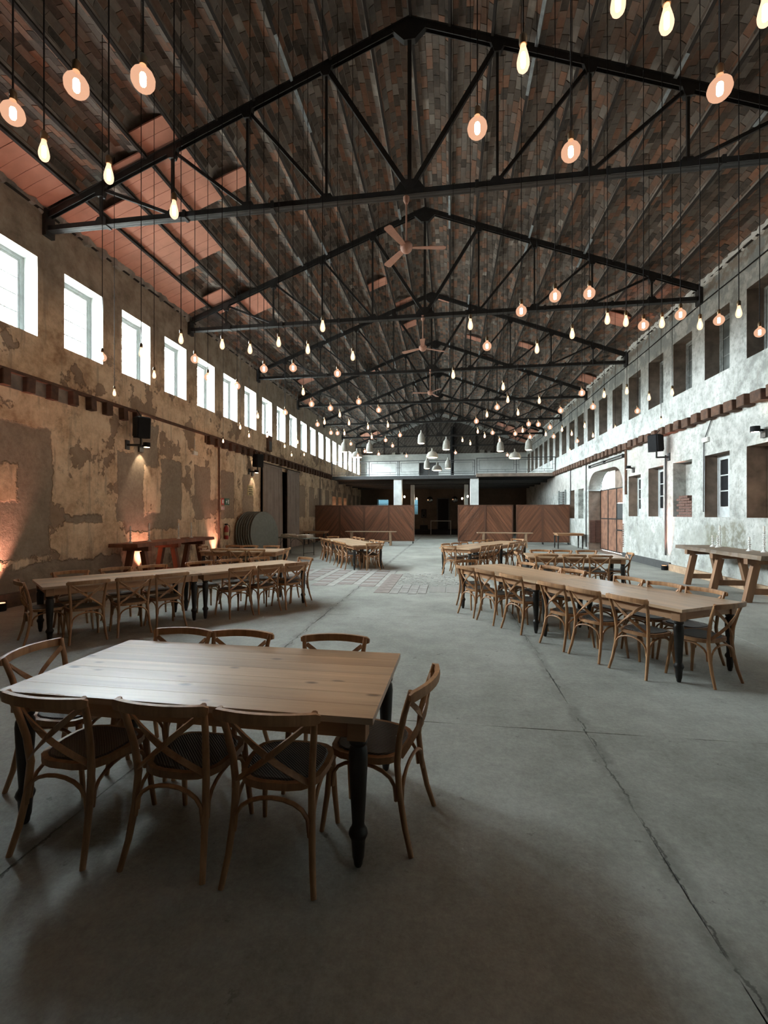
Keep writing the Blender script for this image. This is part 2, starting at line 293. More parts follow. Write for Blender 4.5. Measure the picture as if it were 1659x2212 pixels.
# ------------------------------------------------------------------ mesh helpers
class MB:
    def __init__(self): self.v = []; self.f = []; self.mi = []
    def add(self, vs, fs, mi=0):
        o = len(self.v); self.v += [tuple(map(float, q)) for q in vs]; self.f += [tuple(i + o for i in f) for f in fs]; self.mi += [mi] * len(fs); return self
    def box(self, x0, x1, y0, y1, z0, z1, mi=0):
        return self.add([(x0, y0, z0), (x1, y0, z0), (x1, y1, z0), (x0, y1, z0), (x0, y0, z1), (x1, y0, z1), (x1, y1, z1), (x0, y1, z1)],
                        [(0, 3, 2, 1), (4, 5, 6, 7), (0, 1, 5, 4), (1, 2, 6, 5), (2, 3, 7, 6), (3, 0, 4, 7)], mi)
    def bbox(self, x0, x1, y0, y1, z0, z1, b=0.004):    # box with chamfered vertical+top edges (cheap bevel)
        pts = [(x0 + b, y0), (x1 - b, y0), (x1, y0 + b), (x1, y1 - b), (x1 - b, y1), (x0 + b, y1), (x0, y1 - b), (x0, y0 + b)]
        n = 8; vs = [(x, y, z0) for x, y in pts] + [(x, y, z1 - b) for x, y in pts]
        cx, cy_ = (x0 + x1) / 2, (y0 + y1) / 2
        vs += [(x + (b if x < cx else -b), y + (b if y < cy_ else -b), z1) for x, y in pts]
        fs = [tuple(range(n - 1, -1, -1)), tuple(range(2 * n, 3 * n))]
        for r in (0, n):
            for i in range(n): fs.append((r + i, r + (i + 1) % n, r + n + (i + 1) % n, r + n + i))
        return self.add(vs, fs)
    def beam(self, a, b, w, t, up=(0, 0, 1), mi=0):      # bar from a to b, w across, t along 'up'
        a, b, up = Vector(a), Vector(b), Vector(up); d = (b - a).normalized(); sd = d.cross(up)
        if sd.length < 1e-5: sd = d.cross(Vector((1, 0, 0)))
        sd.normalize(); u = sd.cross(d)
        sd *= w / 2; u *= t / 2
        vs = [a - sd - u, a + sd - u, a + sd + u, a - sd + u, b - sd - u, b + sd - u, b + sd + u, b - sd + u]
        return self.add(vs, [(0, 3, 2, 1), (4, 5, 6, 7), (0, 1, 5, 4), (1, 2, 6, 5), (2, 3, 7, 6), (3, 0, 4, 7)], mi)
    def sweep(self, pts, prof, up=(0, 0, 1), cap=True):  # prof: list of (side, up) offsets or function(i)->list
        pts = [Vector(p) for p in pts]; n = len(pts); rings = []
        for i, p in enumerate(pts):
            d = (pts[min(i + 1, n - 1)] - pts[max(i - 1, 0)]).normalized(); sd = d.cross(Vector(up))
            if sd.length < 1e-5: sd = d.cross(Vector((0, 1, 0)))
            sd.normalize(); u = sd.cross(d); pr = prof(i) if callable(prof) else prof
            rings.append([p + sd * a + u * b for a, b in pr])
        k = len(rings[0]); vs = [q for r in rings for q in r]; fs = []
        for i in range(n - 1):
            for j in range(k): fs.append((i * k + j, i * k + (j + 1) % k, (i + 1) * k + (j + 1) % k, (i + 1) * k + j))
        if cap: fs += [tuple(range(k - 1, -1, -1)), tuple((n - 1) * k + j for j in range(k))]
        return self.add(vs, fs)
    def tube(self, pts, r, seg=8, up=(0, 0, 1)):
        rr = r if isinstance(r, (list, tuple)) else [r] * len(pts)
        return self.sweep(pts, lambda i: [(rr[i] * math.cos(2 * math.pi * j / seg), rr[i] * math.sin(2 * math.pi * j / seg)) for j in range(seg)], up)
    def lathe(self, prof, seg=12, at=(0, 0, 0), axis=2):  # prof: (radius, height)
        vs = []; fs = []; n = len(prof)
        for r, z in prof:
            for j in range(seg):
                a = 2 * math.pi * j / seg; q = (r * math.cos(a), r * math.sin(a), z)
                if axis == 0: q = (q[2], q[0], q[1])
                if axis == 1: q = (q[0], q[2], q[1])
                vs.append((q[0] + at[0], q[1] + at[1], q[2] + at[2]))
        for i in range(n - 1):
            for j in range(seg): fs.append((i * seg + j, i * seg + (j + 1) % seg, (i + 1) * seg + (j + 1) % seg, (i + 1) * seg + j))
        fs += [tuple(range(seg - 1, -1, -1)), tuple((n - 1) * seg + j for j in range(seg))]
        return self.add(vs, fs)
    def prism(self, outline, z0, z1):                    # outline (x,y) ccw
        n = len(outline); vs = [(x, y, z0) for x, y in outline] + [(x, y, z1) for x, y in outline]
        return self.add(vs, [tuple(range(n - 1, -1, -1)), tuple(range(n, 2 * n))] + [(i, (i + 1) % n, n + (i + 1) % n, n + i) for i in range(n)])
    def mesh(self, name, smooth=None):
        me = bpy.data.meshes.new(name); me.from_pydata(self.v, [], self.f)
        if any(self.mi): me.polygons.foreach_set('material_index', self.mi)
        if smooth: me.shade_smooth(); me.set_sharp_from_angle(angle=R(smooth))
        me.update(); return me
def mats(me, *ms):
    for m in ms: me.materials.append(M[m] if isinstance(m, str) else m)
    return me
def link(name, me, parent=None, loc=None, rot=None, **props):
    o = bpy.data.objects.new(name, me); C.objects.link(o)
    if parent is not None: o.parent = parent
    if loc is not None: o.location = loc
    if rot is not None: o.rotation_euler = rot
    for k, v in props.items(): o[k] = v
    return o
def part(name, mb, mat, parent=None, smooth=None, loc=None, rot=None, **props):
    return link(name, mats(mb.mesh(name, smooth), *(mat if isinstance(mat, tuple) else (mat,))), parent, loc, rot, **props)
def thing(name, label, cat, loc=(0, 0, 0), rz=0.0, group=None):
    o = link(name, None, None, loc, (0, 0, rz), label=label, category=cat); o.empty_display_size = 0.1
    if group: o['group'] = group
    return o
def tag(o, label, cat=None, group=None, kind=None):
    o['label'] = label
    if cat: o['category'] = cat
    if group: o['group'] = group
    if kind: o['kind'] = kind
    return o
def struct(name, mb, mat, label, smooth=None): return tag(part(name, mb, mat, None, smooth), label, kind='structure')
class Proto:                                             # parts of a repeated thing, mesh data shared
    def __init__(self): self.p = []
    def add(self, name, mb, mat, smooth=None, loc=None, rot=None, under=None, me=None):
        me = me or mats(mb.mesh(name, smooth), mat); self.p.append((name, me, loc, rot, under)); return len(self.p) - 1
    def make(self, name, label, cat, loc, rz=0.0, group=None, skip=()):
        root = thing(name, label, cat, loc, rz, group); made = []
        for i, (nm, me, l, r, under) in enumerate(self.p):
            made.append(None if i in skip else link(nm, me, root if under is None else made[under], l, r))
        return root
ORD = ['first', 'second', 'third', 'fourth', 'fifth', 'sixth', 'seventh', 'eighth', 'ninth', 'tenth', 'eleventh', 'twelfth', 'thirteenth', 'fourteenth',
       'fifteenth', 'sixteenth', 'seventeenth', 'eighteenth', 'nineteenth', 'twentieth', 'twenty-first', 'twenty-second']
def spot(name, loc, target, col, power, angle, blend=0.5, rad=0.03, parent=None):
    l = bpy.data.lights.new(name, 'SPOT'); l.energy = power; l.color = col; l.spot_size = R(angle); l.spot_blend = blend; l.shadow_soft_size = rad
    o = bpy.data.objects.new(name, l); C.objects.link(o); o.location = loc
    o.rotation_euler = (Vector(target) - Vector(loc)).to_track_quat('-Z', 'Y').to_euler()
    if parent is not None: o.parent = parent; o.matrix_parent_inverse = parent.matrix_basis.inverted()
    return o
def point(name, loc, col, power, rad=0.04):
    l = bpy.data.lights.new(name, 'POINT'); l.energy = power; l.color = col; l.shadow_soft_size = rad
    o = bpy.data.objects.new(name, l); C.objects.link(o); o.location = loc; return o
# ------------------------------------------------------------------ walls
def wall_x(xi, xo, y0, y1, z0, z1, ops):
    """wall with inner face at xi, outer face at xo; ops = (y0,y1,z0,z1,depth|None,reveal material index)"""
    mb = MB(); ys = sorted({y0, y1, *[o[0] for o in ops], *[o[1] for o in ops]}); zs = sorted({z0, z1, *[o[2] for o in ops], *[o[3] for o in ops]})
    sg = 1 if xo > xi else -1
    def quad(a, b, c, d, mi): mb.add([a, b, c, d], [(0, 1, 2, 3)], mi)
    for i in range(len(ys) - 1):
        for j in range(len(zs) - 1):
            ya, yb, za, zb = ys[i], ys[i + 1], zs[j], zs[j + 1]; ym, zm = (ya + yb) / 2, (za + zb) / 2
            hit = [o for o in ops if o[0] < ym < o[1] and o[2] < zm < o[3]]
            if not hit:
                quad((xi, ya, za), (xi, yb, za), (xi, yb, zb), (xi, ya, zb), 0)
                quad((xo, ya, za), (xo, yb, za), (xo, yb, zb), (xo, ya, zb), 0)
            elif hit[0][4] is not None:
                quad((xo, ya, za), (xo, yb, za), (xo, yb, zb), (xo, ya, zb), 0)
    for (a, b, c, d, dep, mi) in ops:
        xe = xo if dep is None else xi + sg * dep
        quad((xi, a, c), (xe, a, c), (xe, a, d), (xi, a, d), mi); quad((xi, b, c), (xe, b, c), (xe, b, d), (xi, b, d), mi)
        quad((xi, a, c), (xi, b, c), (xe, b, c), (xe, a, c), mi); quad((xi, a, d), (xi, b, d), (xe, b, d), (xe, a, d), mi)
        if dep is not None: quad((xe, a, c), (xe, b, c), (xe, b, d), (xe, a, d), mi)
    return mb
def wall_y(yi, yo, x0, x1, z0, z1, ops):
    mb = wall_x(yi, yo, x0, x1, z0, z1, ops); mb.v = [(y, x, z) for x, y, z in mb.v]; return mb
KL = range(-1, 19)                                   # window axes along the hall
opsL = [(YK + PITCH * k, YK + PITCH * k + 1.1, *WIN_Z, None, 1) for k in KL]
opsL.append((19.05, 23.65, 0.0, 3.85, None, 3))      # curtained doorway
for k in (13, 14, 15): opsL.append((YK + PITCH * k, YK + PITCH * k + 1.0, 1.4, 3.0, 0.32, 2))
wl = struct('wall_left', wall_x(XL, XL - 0.62, Y0, Y1, 0, ZWALL, opsL), ('plL', 'white_reveal', 'brown_reveal', 'dark_reveal'), 'peeling cream and grey-brown plaster wall under the bright windows')
opsR = [(YK + PITCH * k, YK + PITCH * k + 1.1, *WIN_Z, 0.46, 1) for k in range(0, 19)]
NICHE = [YK + PITCH * k for k in (0, 1, 2, 3, 4, 5)]
for i, y in enumerate(NICHE): opsR.append((y, y + 1.1, 1.66, 3.3 if i < 5 else 3.17, 0.36 if i in (3,) else 0.5, 2 if i != 3 else 0))
for k in (9, 10, 11): opsR.append((YK + PITCH * k, YK + PITCH * k + 1.0, 1.5, 3.05, 0.25, 2 if k != 9 else 0))
opsR.append((19.17, 23.6, 0.0, 3.72, None, 2))
wr = struct('wall_right', wall_x(XR, XR + 0.62, Y0, Y1, 0, ZWALL, opsR), ('plR', 'dark_reveal', 'brown_reveal'), 'whitewashed flaking wall with deep dark window openings')
# end walls with gables
def gable(y, yo, name, mat, ops, label):
    mb = wall_y(y, yo, XL, XR, 0 if y < 0 else 4.2, ZWALL, ops)
    for yy in (y, yo): mb.add([(XL - .3, yy, ZWALL), (XR + .3, yy, ZWALL), (XR + .3, yy, ZWALL + .6), (XC, yy, ztop(XC) + 0.9), (XL - .3, yy, ZWALL + .6)], [(0, 1, 2, 3, 4)])
    return struct(name, mb, mat, label)
wb = gable(Y1, Y1 + 0.5, 'wall_back', ('grey_plaster', 'white_reveal', 'dark_reveal'), [(-2.78, -0.98, 4.38, 6.45, 0.4, 2)], 'grey plastered end wall behind the gallery')
struct('wall_stage', wall_y(Y1, Y1 + .5, XL, XR, 0, 4.2, [(-6.65, -5.6, 1.9, 3.12, None, 1), (-3.45, -2.85, 1.66, 3.12, None, 1)]), ('stage_plaster', 'white_reveal'), 'dark brown wall behind the stage under the gallery')  # end wall below the gallery deck, in a darker brown plaster
gable(Y0, Y0 - 0.5, 'wall_front', ('darkgrey',), [], 'plain wall behind the viewpoint')
# ragged plaster bead where roof and walls meet
for xw, sg, nm in ((XL, 1, 'left'), (XR, -1, 'right')):
    mb = MB(); prev = None
    for i in range(int((Y1 - 3) / 0.11)):
        y = 3 + i * 0.11; a = 0.02 + 0.07 * random.random(); zb = ZWALL - 0.03 - 0.13 * random.random() ** 2; zt = ZWALL + 0.05 + 0.05 * random.random()
        ring = [(xw - sg * 0.02, y, zb), (xw + sg * a, y, zb + 0.03), (xw + sg * a * 1.2, y, zt), (xw - sg * 0.02, y, zt)]
        if prev: mb.add(prev + ring, [(0, 1, 5, 4), (1, 2, 6, 5), (2, 3, 7, 6), (3, 0, 4, 7)])
        prev = ring
    part('plaster_bead', mb, 'white_reveal' if sg < 0 else 'mortar', wl if sg > 0 else wr)
# ------------------------------------------------------------------ floor: cast slabs with open joints
fl = struct('floor', MB().box(XL - 0.6, XR + 0.6, Y0, Y1 + 0.4, -0.25, -0.02), 'joint', 'worn grey concrete floor')
gx = [XL, -5.35, -2.15, 1.08, 4.05, XR]; gy = [Y0, 3.85, 7.75, 11.6, 15.3, 19.2, 23.1, 27.0, 31.0, 36.5, Y1]
for i in range(5):
    for j in range(10):
        a, b, c_, d = gx[i], gx[i + 1], gy[j], gy[j + 1]; gp = 0.0025
        mb = MB(); n = 10
        def edge(p, q, m):    # slightly wavering edge
            return [(p[0] + (q[0] - p[0]) * t / m + (random.uniform(-1, 1) * 0.008 if 0 < t < m else 0), p[1] + (q[1] - p[1]) * t / m + (random.uniform(-1, 1) * 0.006 if 0 < t < m else 0)) for t in range(m)]
        ol = edge((a + gp, c_ + gp), (b - gp, c_ + gp), n) + edge((b - gp, c_ + gp), (b - gp, d - gp), n) + edge((b - gp, d - gp), (a + gp, d - gp), n) + edge((a + gp, d - gp), (a + gp, c_ + gp), n)
        part('floor_slab', mb.prism(ol, -0.05, 0.0), 'floor', fl)
part('floor_slab', MB().box(XL - 0.6, XL, 19.05, 23.65, -0.05, -0.001), 'floor', fl)
part('floor_slab', MB().box(XR, XR + 0.9, 19.17, 23.6, -0.05, -0.001), 'floor', fl)
dark_tile = mats(MB().bbox(-0.19, 0.19, -0.17, 0.17, 0, 0.007, 0.004).mesh('floor_tile'), 'tile_dark')
pale_tile = mats(MB().bbox(-0.095, 0.095, -0.27, 0.27, 0, 0.006, 0.003).mesh('floor_tile'), 'tile_pale')
pale_gap = mats(MB().bbox(-0.19, 0.19, -0.085, 0.085, 0, 0.006, 0.003).mesh('floor_tile'), 'tile_pale')
for i in range(7):
    for j in range(6):
        x, y = -1.98 - i * 0.60, 10.95 + j * 0.545 + (i % 2) * 0.27
        if j == 0 and i == 3: continue
        link('floor_tile', dark_tile, fl, (x, y, 0)); link('floor_tile', pale_gap, fl, (x, y + 0.272, 0)); link('floor_tile', pale_tile, fl, (x + 0.30, y + 0.1, 0))
for j in range(8): link('floor_tile', dark_tile, fl, (-1.50, 10.15 + j * 0.40, 0.0005), (0, 0, R(90)))
paver = mats(MB().bbox(-0.095, 0.095, -0.29, 0.29, 0, 0.008, 0.005).mesh('paver'), 'paver'); paver2 = mats(MB().bbox(-0.18, 0.18, -0.09, 0.09, 0, 0.008, 0.005).mesh('paver'), 'paver')
for i in range(4):
    for j in range(2): link('paver', paver, fl, (-1.22 + i * 0.205, 10.2 + j * 0.6 + (i % 2) * 0.1, 0))
for i in range(3):
    for j in range(4): link('paver', paver2, fl, (-0.27 + i * 0.38, 10.3 + j * 0.19, 0))
mb = MB()
for i in range(260):                                  # rubble of the torn-up strip
    x, y = random.uniform(-1.3, 0.3), random.uniform(11.2, 13.3); r = random.uniform(0.02, 0.055); z = random.uniform(0.003, 0.010)
    mb.prism([(x + r * random.uniform(.6, 1.1) * math.cos(a), y + r * random.uniform(.6, 1.1) * math.sin(a)) for a in (0, 1.2, 2.5, 3.8, 5.1)], 0, z)
part('rubble', mb, 'tile_pale', fl, kind='stuff')
# ------------------------------------------------------------------ roof: brick vaults between purlins
S = HW / COSR; BAY = S / 10
def slope_pt(sg, t, up, y): return (XC + sg * HW - sg * COSR * t + sg * SINR * up, y, ZWALL + 0.03 + SINR * t + COSR * up)
def arc(sg, u): return (0.66 if sg < 0 else 0.44) * math.sqrt(max(u, 0.0)) * (1 - u)      # rampant vault: steep on the eave side, nearly level up-slope
mb = MB(); YC0 = Y0
for sg in (-1, 1):
    for b in range(10):
        q = [(b * BAY + BAY * (u / 8) ** 1.7, arc(sg, (u / 8) ** 1.7) + 0.012) for u in range(9)]
        vs = [slope_pt(sg, t, a, y) for y in (YC0, Y1) for t, a in q]; mb.add(vs, [(i, i + 1, i + 10, i + 9) for i in range(8)])
    mb.add([slope_pt(sg, t, 0.45, y) for y in (YC0 - .3, Y1 + .3) for t in (-0.3, S + 0.02)], [(0, 1, 3, 2)])
ce = struct('ceiling', mb, 'mortar', 'pitched roof of shallow brick vaults between iron purlins')
# boards (new terracotta panels) replace bricks in these patches: side, bay from the eave, y0, y1
PATCH = [(-1, 0, 4.6, 8.25), (-1, 0, 8.4, 13.3), (-1, 1, 8.9, 11.6), (-1, 1, 12.9, 14.0), (-1, 2, 8.15, 11.45), (-1, 2, 13.6, 14.9), (-1, 3, 7.75, 10.0), (-1, 4, 9.5, 9.98), (-1, 7, 16.2, 16.7), (-1, 8, 20.6, 21.2), (-1, 8, 18.4, 18.8),
         (-1, 1, 21.6, 22.4), (-1, 0, 24.0, 25.2), (-1, 5, 24.2, 24.7), (-1, 1, 37.5, 40.5), (-1, 2, 38.5, 41.0), (1, 1, 16.2, 17.0), (1, 4, 20.9, 21.4), (1, 9, 19.0, 19.3), (1, 0, 22.2, 23.2), (1, 6, 24.0, 24.4), (1, 7, 22.0, 22.4), (1, 0, 36.0, 41.9), (1, 1, 36.5, 41.9), (1, 2, 37.5, 41.0), (1, 3, 37.5, 38.6)]
bricks = []
BL = 0.265
def course_edges(sg, nc):                            # u values that split the arc into equal lengths
    us = [i / 200 for i in range(201)]; ln = [0.0]
    for i in range(200): ln.append(ln[-1] + math.hypot(BAY / 200, arc(sg, us[i + 1]) - arc(sg, us[i])))
    return [us[min(range(201), key=lambda j: abs(ln[j] - ln[-1] * k / nc))] for k in range(nc + 1)]
for sg in (-1, 1):
    NC = 8 if sg < 0 else 7; ed = course_edges(sg, NC)
    for b in range(10):
        for c_ in range(NC):
            u0, u1 = ed[c_] + 0.006, ed[c_ + 1] - 0.006
            if c_ == 0: u0 += 0.03
            if c_ == NC - 1: u1 -= 0.03
            y = 3.0 + (c_ % 2) * BL / 2 + random.random() * 0.05
            while y < Y1 - BL:
                ym = y + BL / 2
                if random.random() > 0.012 and not any(p[0] == sg and p[1] == b and p[2] - 0.1 < ym < p[3] + 0.1 for p in PATCH):
                    bricks.append((sg, b, u0, u1, y + 0.004, y + BL - 0.004, random.gauss(0, 0.003)))
                y += BL
def brick_verts(k):
    sg, b, u0, u1, ya, yb, dz = k
    t0, t1 = b * BAY + u0 * BAY, b * BAY + u1 * BAY; a0, a1 = arc(sg, u0) + dz, arc(sg, u1) + dz
    lo = [slope_pt(sg, t0, a0, ya), slope_pt(sg, t1, a1, ya), slope_pt(sg, t1, a1, yb), slope_pt(sg, t0, a0, yb)]
    hi = [slope_pt(sg, t0, a0 + .03, ya), slope_pt(sg, t1, a1 + .03, ya), slope_pt(sg, t1, a1 + .03, yb), slope_pt(sg, t0, a0 + .03, yb)]
    return lo + hi
BF = [(0, 1, 2, 3), (0, 4, 5, 1), (1, 5, 6, 2), (2, 6, 7, 3), (3, 7, 4, 0)]
cs, sn = math.cos(YAW), math.sin(YAW)
def seen_size(k):
    p = brick_verts(k); px = []
    for (x, y, z) in p[:4]:
        d = -x * sn + y * cs
        if d < 0.3: return 0
        px.append((829.5 + F_PX * (x * cs + y * sn) / d, 1110 - F_PX * (z - CAM_H) / d))
    cx, cy_ = sum(q[0] for q in px) / 4, sum(q[1] for q in px) / 4
    if not (10 < cx < 1649 and 10 < cy_ < 2200): return 0
    return abs(sum(px[i][0] * px[(i + 1) % 4][1] - px[(i + 1) % 4][0] * px[i][1] for i in range(4))) / 2
order = sorted(range(len(bricks)), key=lambda i: -seen_size(bricks[i])); near = set(order[:300])
vs, fs, rn = [], [], []
for i, k in enumerate(bricks):
    p = brick_verts(k)
    if i in near:
        o = Vector(p[0]); me = bpy.data.meshes.new('brick'); me.from_pydata([tuple(Vector(q) - o) for q in p], [], BF); mats(me, 'brick_one')
        link('brick', me, ce, o)
    else:
        n0 = len(vs); vs += p; fs += [tuple(j + n0 for j in f) for f in BF]; rn += [random.random()] * 5
me = bpy.data.meshes.new('brick_mass'); me.from_pydata(vs, [], fs); at = me.attributes.new('rnd', 'FLOAT', 'FACE'); at.data.foreach_set('value', rn); mats(me, 'brick_stuff')
link('brick_mass', me, ce, kind='stuff')
for (sg, b, ya, yb) in PATCH:
    n = max(1, round((yb - ya) / 0.26)); w = (yb - ya) / n
    for i in range(n):
        e0, e1 = random.uniform(0.03, 0.07), random.uniform(0.93, 0.97)
        mb = MB(); pts = []
        for u in (e0, (e0 + e1) / 2, e1): pts.append((b * BAY + u * BAY, arc(sg, u) * 0.05 + random.uniform(-.004, .004)))
        vs_ = [slope_pt(sg, t, a + dz, y) for y in (ya + i * w + .004, ya + (i + 1) * w - .004) for dz in (0, 0.03) for t, a in pts]
        mb.add(vs_, [(0, 1, 7, 6), (1, 2, 8, 7), (0, 3, 4, 1), (1, 4, 5, 2), (6, 7, 10, 9), (7, 8, 11, 10), (0, 6, 9, 3), (2, 5, 11, 8)])
        part('ceiling_board', mb, 'terracotta', ce)
strip = []
for sg in (-1, 1):
    for b in range(0, 11):
        if b == 10 and sg > 0: continue
        t = b * BAY
        mb = MB(); a, c_ = slope_pt(sg, t, -0.035, 3.0), slope_pt(sg, t, -0.035, Y1); nrm = (sg * SINR, 0, COSR)
        mb.beam(slope_pt(sg, t, -0.075, 3.0), slope_pt(sg, t, -0.075, Y1), 0.05, 0.012, nrm); mb.beam(slope_pt(sg, t, -0.02, 3.0), slope_pt(sg, t, -0.02, Y1), 0.016, 0.11, nrm)
        pu = part('purlin', mb, 'purlin', ce)
        if 1 <= b <= 9:
            for k in range(5):
                if random.random() < ((0.55 if sg > 0 else 0.3) if b > 3 else 0.12):
                    yt = 8.3 + 5.2 * k; L1, L2 = random.uniform(0.3, 0.9), random.uniform(0.3, 1.2)
                    part('highlight_strip', MB().beam(slope_pt(sg, t, -0.086, yt - L1), slope_pt(sg, t, -0.086, yt + L2), 0.06, 0.008, nrm), 'pale_strip', pu)  # added strip: lit stretch of the purlin, put in as pale colour
# ------------------------------------------------------------------ roof trusses
TY = [8.3 + 5.2 * k for k in range(7)]; ZB = CAM_H + 5.84; PAN = 1.56
pt = Proto()
def L(x, z): return (x - XC, 0, z - ZB)
ZT = ztop(XC)
for sg in (-1, 1):
    xe = XC + sg * (HW - 0.03)
    mb = MB()
    for dy in (-0.04, 0.04): a, b = L(xe, ztop(xe)), L(XC, ZT); mb.beam((a[0], dy, a[2]), (b[0], dy, b[2]), 0.014, 0.14)
    a, b = L(xe, ztop(xe) + .06), L(XC, ZT + .06); mb.beam(a, b, 0.13, 0.014)
    pt.add('top_chord', mb, 'steel')
mb = MB()
for dy in (-0.04, 0.04): mb.beam((-HW + .02, dy, 0), (HW - .02, dy, 0), 0.014, 0.12)
mb.beam((-HW + .02, 0, -0.05), (HW - .02, 0, -0.05), 0.15, 0.014)
pt.add('bottom_chord', mb, 'steel')
for k in range(-4, 5):
    x = XC + k * PAN; w = 0.07 if k == 0 else 0.045
    pt.add('vertical_strut', MB().beam(L(x, ZB), L(x, ztop(x)), w, w, (0, 1, 0)), 'steel')
    if k:
        x2 = XC + (k - (1 if k > 0 else -1)) * PAN; wd = 0.085 if abs(k) == 1 else 0.06
        pt.add('diagonal_brace', MB().beam(L(x, ztop(x) - .03), L(x2, ZB + .05), wd, wd * .8, (0, 1, 0)), 'steel')
    r = 0.30 if k == 0 else 0.15
    mb = MB(); mb.add([(L(x, 0)[0] + r, y, 0.05) for y in (-.012, .012)] + [(L(x, 0)[0] - r, y, 0.05) for y in (-.012, .012)] + [(L(x, 0)[0] - r * .5, y, 0.05 + r * .7) for y in (-.012, .012)] + [(L(x, 0)[0] + r * .5, y, 0.05 + r * .7) for y in (-.012, .012)],
                      [(0, 2, 4, 6), (1, 7, 5, 3), (0, 1, 3, 2), (2, 3, 5, 4), (4, 5, 7, 6), (6, 7, 1, 0)])
    pt.add('gusset_plate', mb, 'steel')
    zt_ = ztop(x) - ZB; rt = 0.34 if k == 0 else 0.14
    if k == 0:
        ol = [(-rt, zt_ - rt * TANR), (-rt * .3, zt_ - .36), (rt * .3, zt_ - .36), (rt, zt_ - rt * TANR), (0, zt_ + .04)]
    else:
        s_ = -1 if k > 0 else 1; cx = k * PAN; ol = [(cx - rt, zt_ - s_ * rt * TANR), (cx - rt * .4, zt_ - .2), (cx + rt * .4, zt_ - .2), (cx + rt, zt_ + s_ * rt * TANR)]
    mb = MB(); n = len(ol); mb.add([(x_, y, z_) for y in (-.055, .055) for x_, z_ in ol], [tuple(range(n)), tuple(range(2 * n - 1, n - 1, -1))] + [(i, n + i, n + (i + 1) % n, (i + 1) % n) for i in range(n)])
    pt.add('gusset_plate', mb, 'steel')
for x in (-6.1, -4.4, -2.6, 1.2, 3.4, 5.2): pt.add('strap', MB().box(x - .03, x + .03, -.085, .085, -.075, .075), 'steel')
for sg in (-1, 1): pt.add('bearing_plate', MB().box(sg * HW - .09 if sg > 0 else -HW - .01, sg * HW + .01 if sg > 0 else -HW + .09, -.11, .11, -.16, .38), 'steel')
for i, y in enumerate(TY):
    pt.make('roof_truss', 'black steel roof truss, %s' % (['nearest the viewpoint with the topmost peak', 'second from the viewpoint, behind the first fan', 'third from the viewpoint', 'fourth from the viewpoint', 'fifth from the viewpoint', 'sixth from the viewpoint, above the gallery railing', 'furthest, against the end wall'][i]), 'truss', (XC, y, ZB), group='roof trusses')
# ------------------------------------------------------------------ windows of the left wall (bright) and right wall (boarded, dark)
xw = XL - 0.36
wp = []      # (name, mesh, mat) local to opening corner (x = inside face of frame, y, z from opening origin)
W_, H_ = 1.1, WIN_Z[1] - WIN_Z[0]
def frame_set(matf, matp, rows, cols, top=0.0):
    out = []
    f = MB(); f.box(-.04, .04, 0, .07, 0, H_).box(-.04, .04, W_ - .07, W_, 0, H_).box(-.04, .04, .07, W_ - .07, 0, .07).box(-.04, .04, .07, W_ - .07, H_ - .07 - top, H_)
    out.append(('window_frame', mats(f.mesh('window_frame'), matf), None))
    cw = (W_ - .14) / cols
    for c_ in range(cols):
        y0 = .07 + c_ * cw; s_ = MB(); hh = H_ - .07 - top
        s_.box(-.025, .025, y0, y0 + .05, .07, hh).box(-.025, .025, y0 + cw - .05, y0 + cw, .07, hh).box(-.025, .025, y0 + .05, y0 + cw - .05, .07, .12).box(-.025, .025, y0 + .05, y0 + cw - .05, hh - .05, hh)
        out.append(('sash', mats(s_.mesh('sash'), matf), None)); si = len(out) - 1
        rh = (hh - .17) / rows
        for r_ in range(rows):
            if r_: out.append(('glazing_bar', mats(MB().box(-.015, .015, y0 + .05, y0 + cw - .05, .12 + r_ * rh - .012, .12 + r_ * rh + .012).mesh('glazing_bar'), matf), si))
            out.append(('pane', mats(MB().box(-.003, .003, y0 + .05, y0 + cw - .05, .12 + r_ * rh + .012, .12 + (r_ + 1) * rh - .012).mesh('pane'), matp), si))
    return out
def put_window(name, parts, loc, label):
    root = link(name, None, None, loc, None, label=label, kind='structure'); made = []
    for nm, me, un in parts: made.append(link(nm, me, root if un is None else made[un]))
    return root
bright = frame_set('frame_white', 'pane', 4, 1); dull = frame_set('frame_grey', 'dirty_glass', 3, 2)
nw = 0
for i, k in enumerate(KL):
    nw += 1; put_window('window_%d' % nw, bright, (xw, YK + PITCH * k, WIN_Z[0]), 'bright glazed window high in the left wall, %s from the viewpoint' % ORD[i])
    pl = bpy.data.lights.new('window_portal', 'AREA'); pl.shape = 'RECTANGLE'; pl.size = H_; pl.size_y = 1.1; pl.cycles.is_portal = True
    po = bpy.data.objects.new('window_portal', pl); C.objects.link(po); po.location = (XL - 0.63, YK + PITCH * k + 0.55, sum(WIN_Z) / 2); po.rotation_euler = (0, R(-90), 0)
for i, k in enumerate(range(0, 19)):
    nw += 1; put_window('window_%d' % nw, dull, (XR + 0.40, YK + PITCH * k, WIN_Z[0]), 'dark dusty window high in the whitewashed right wall, %s from the viewpoint' % ORD[i])
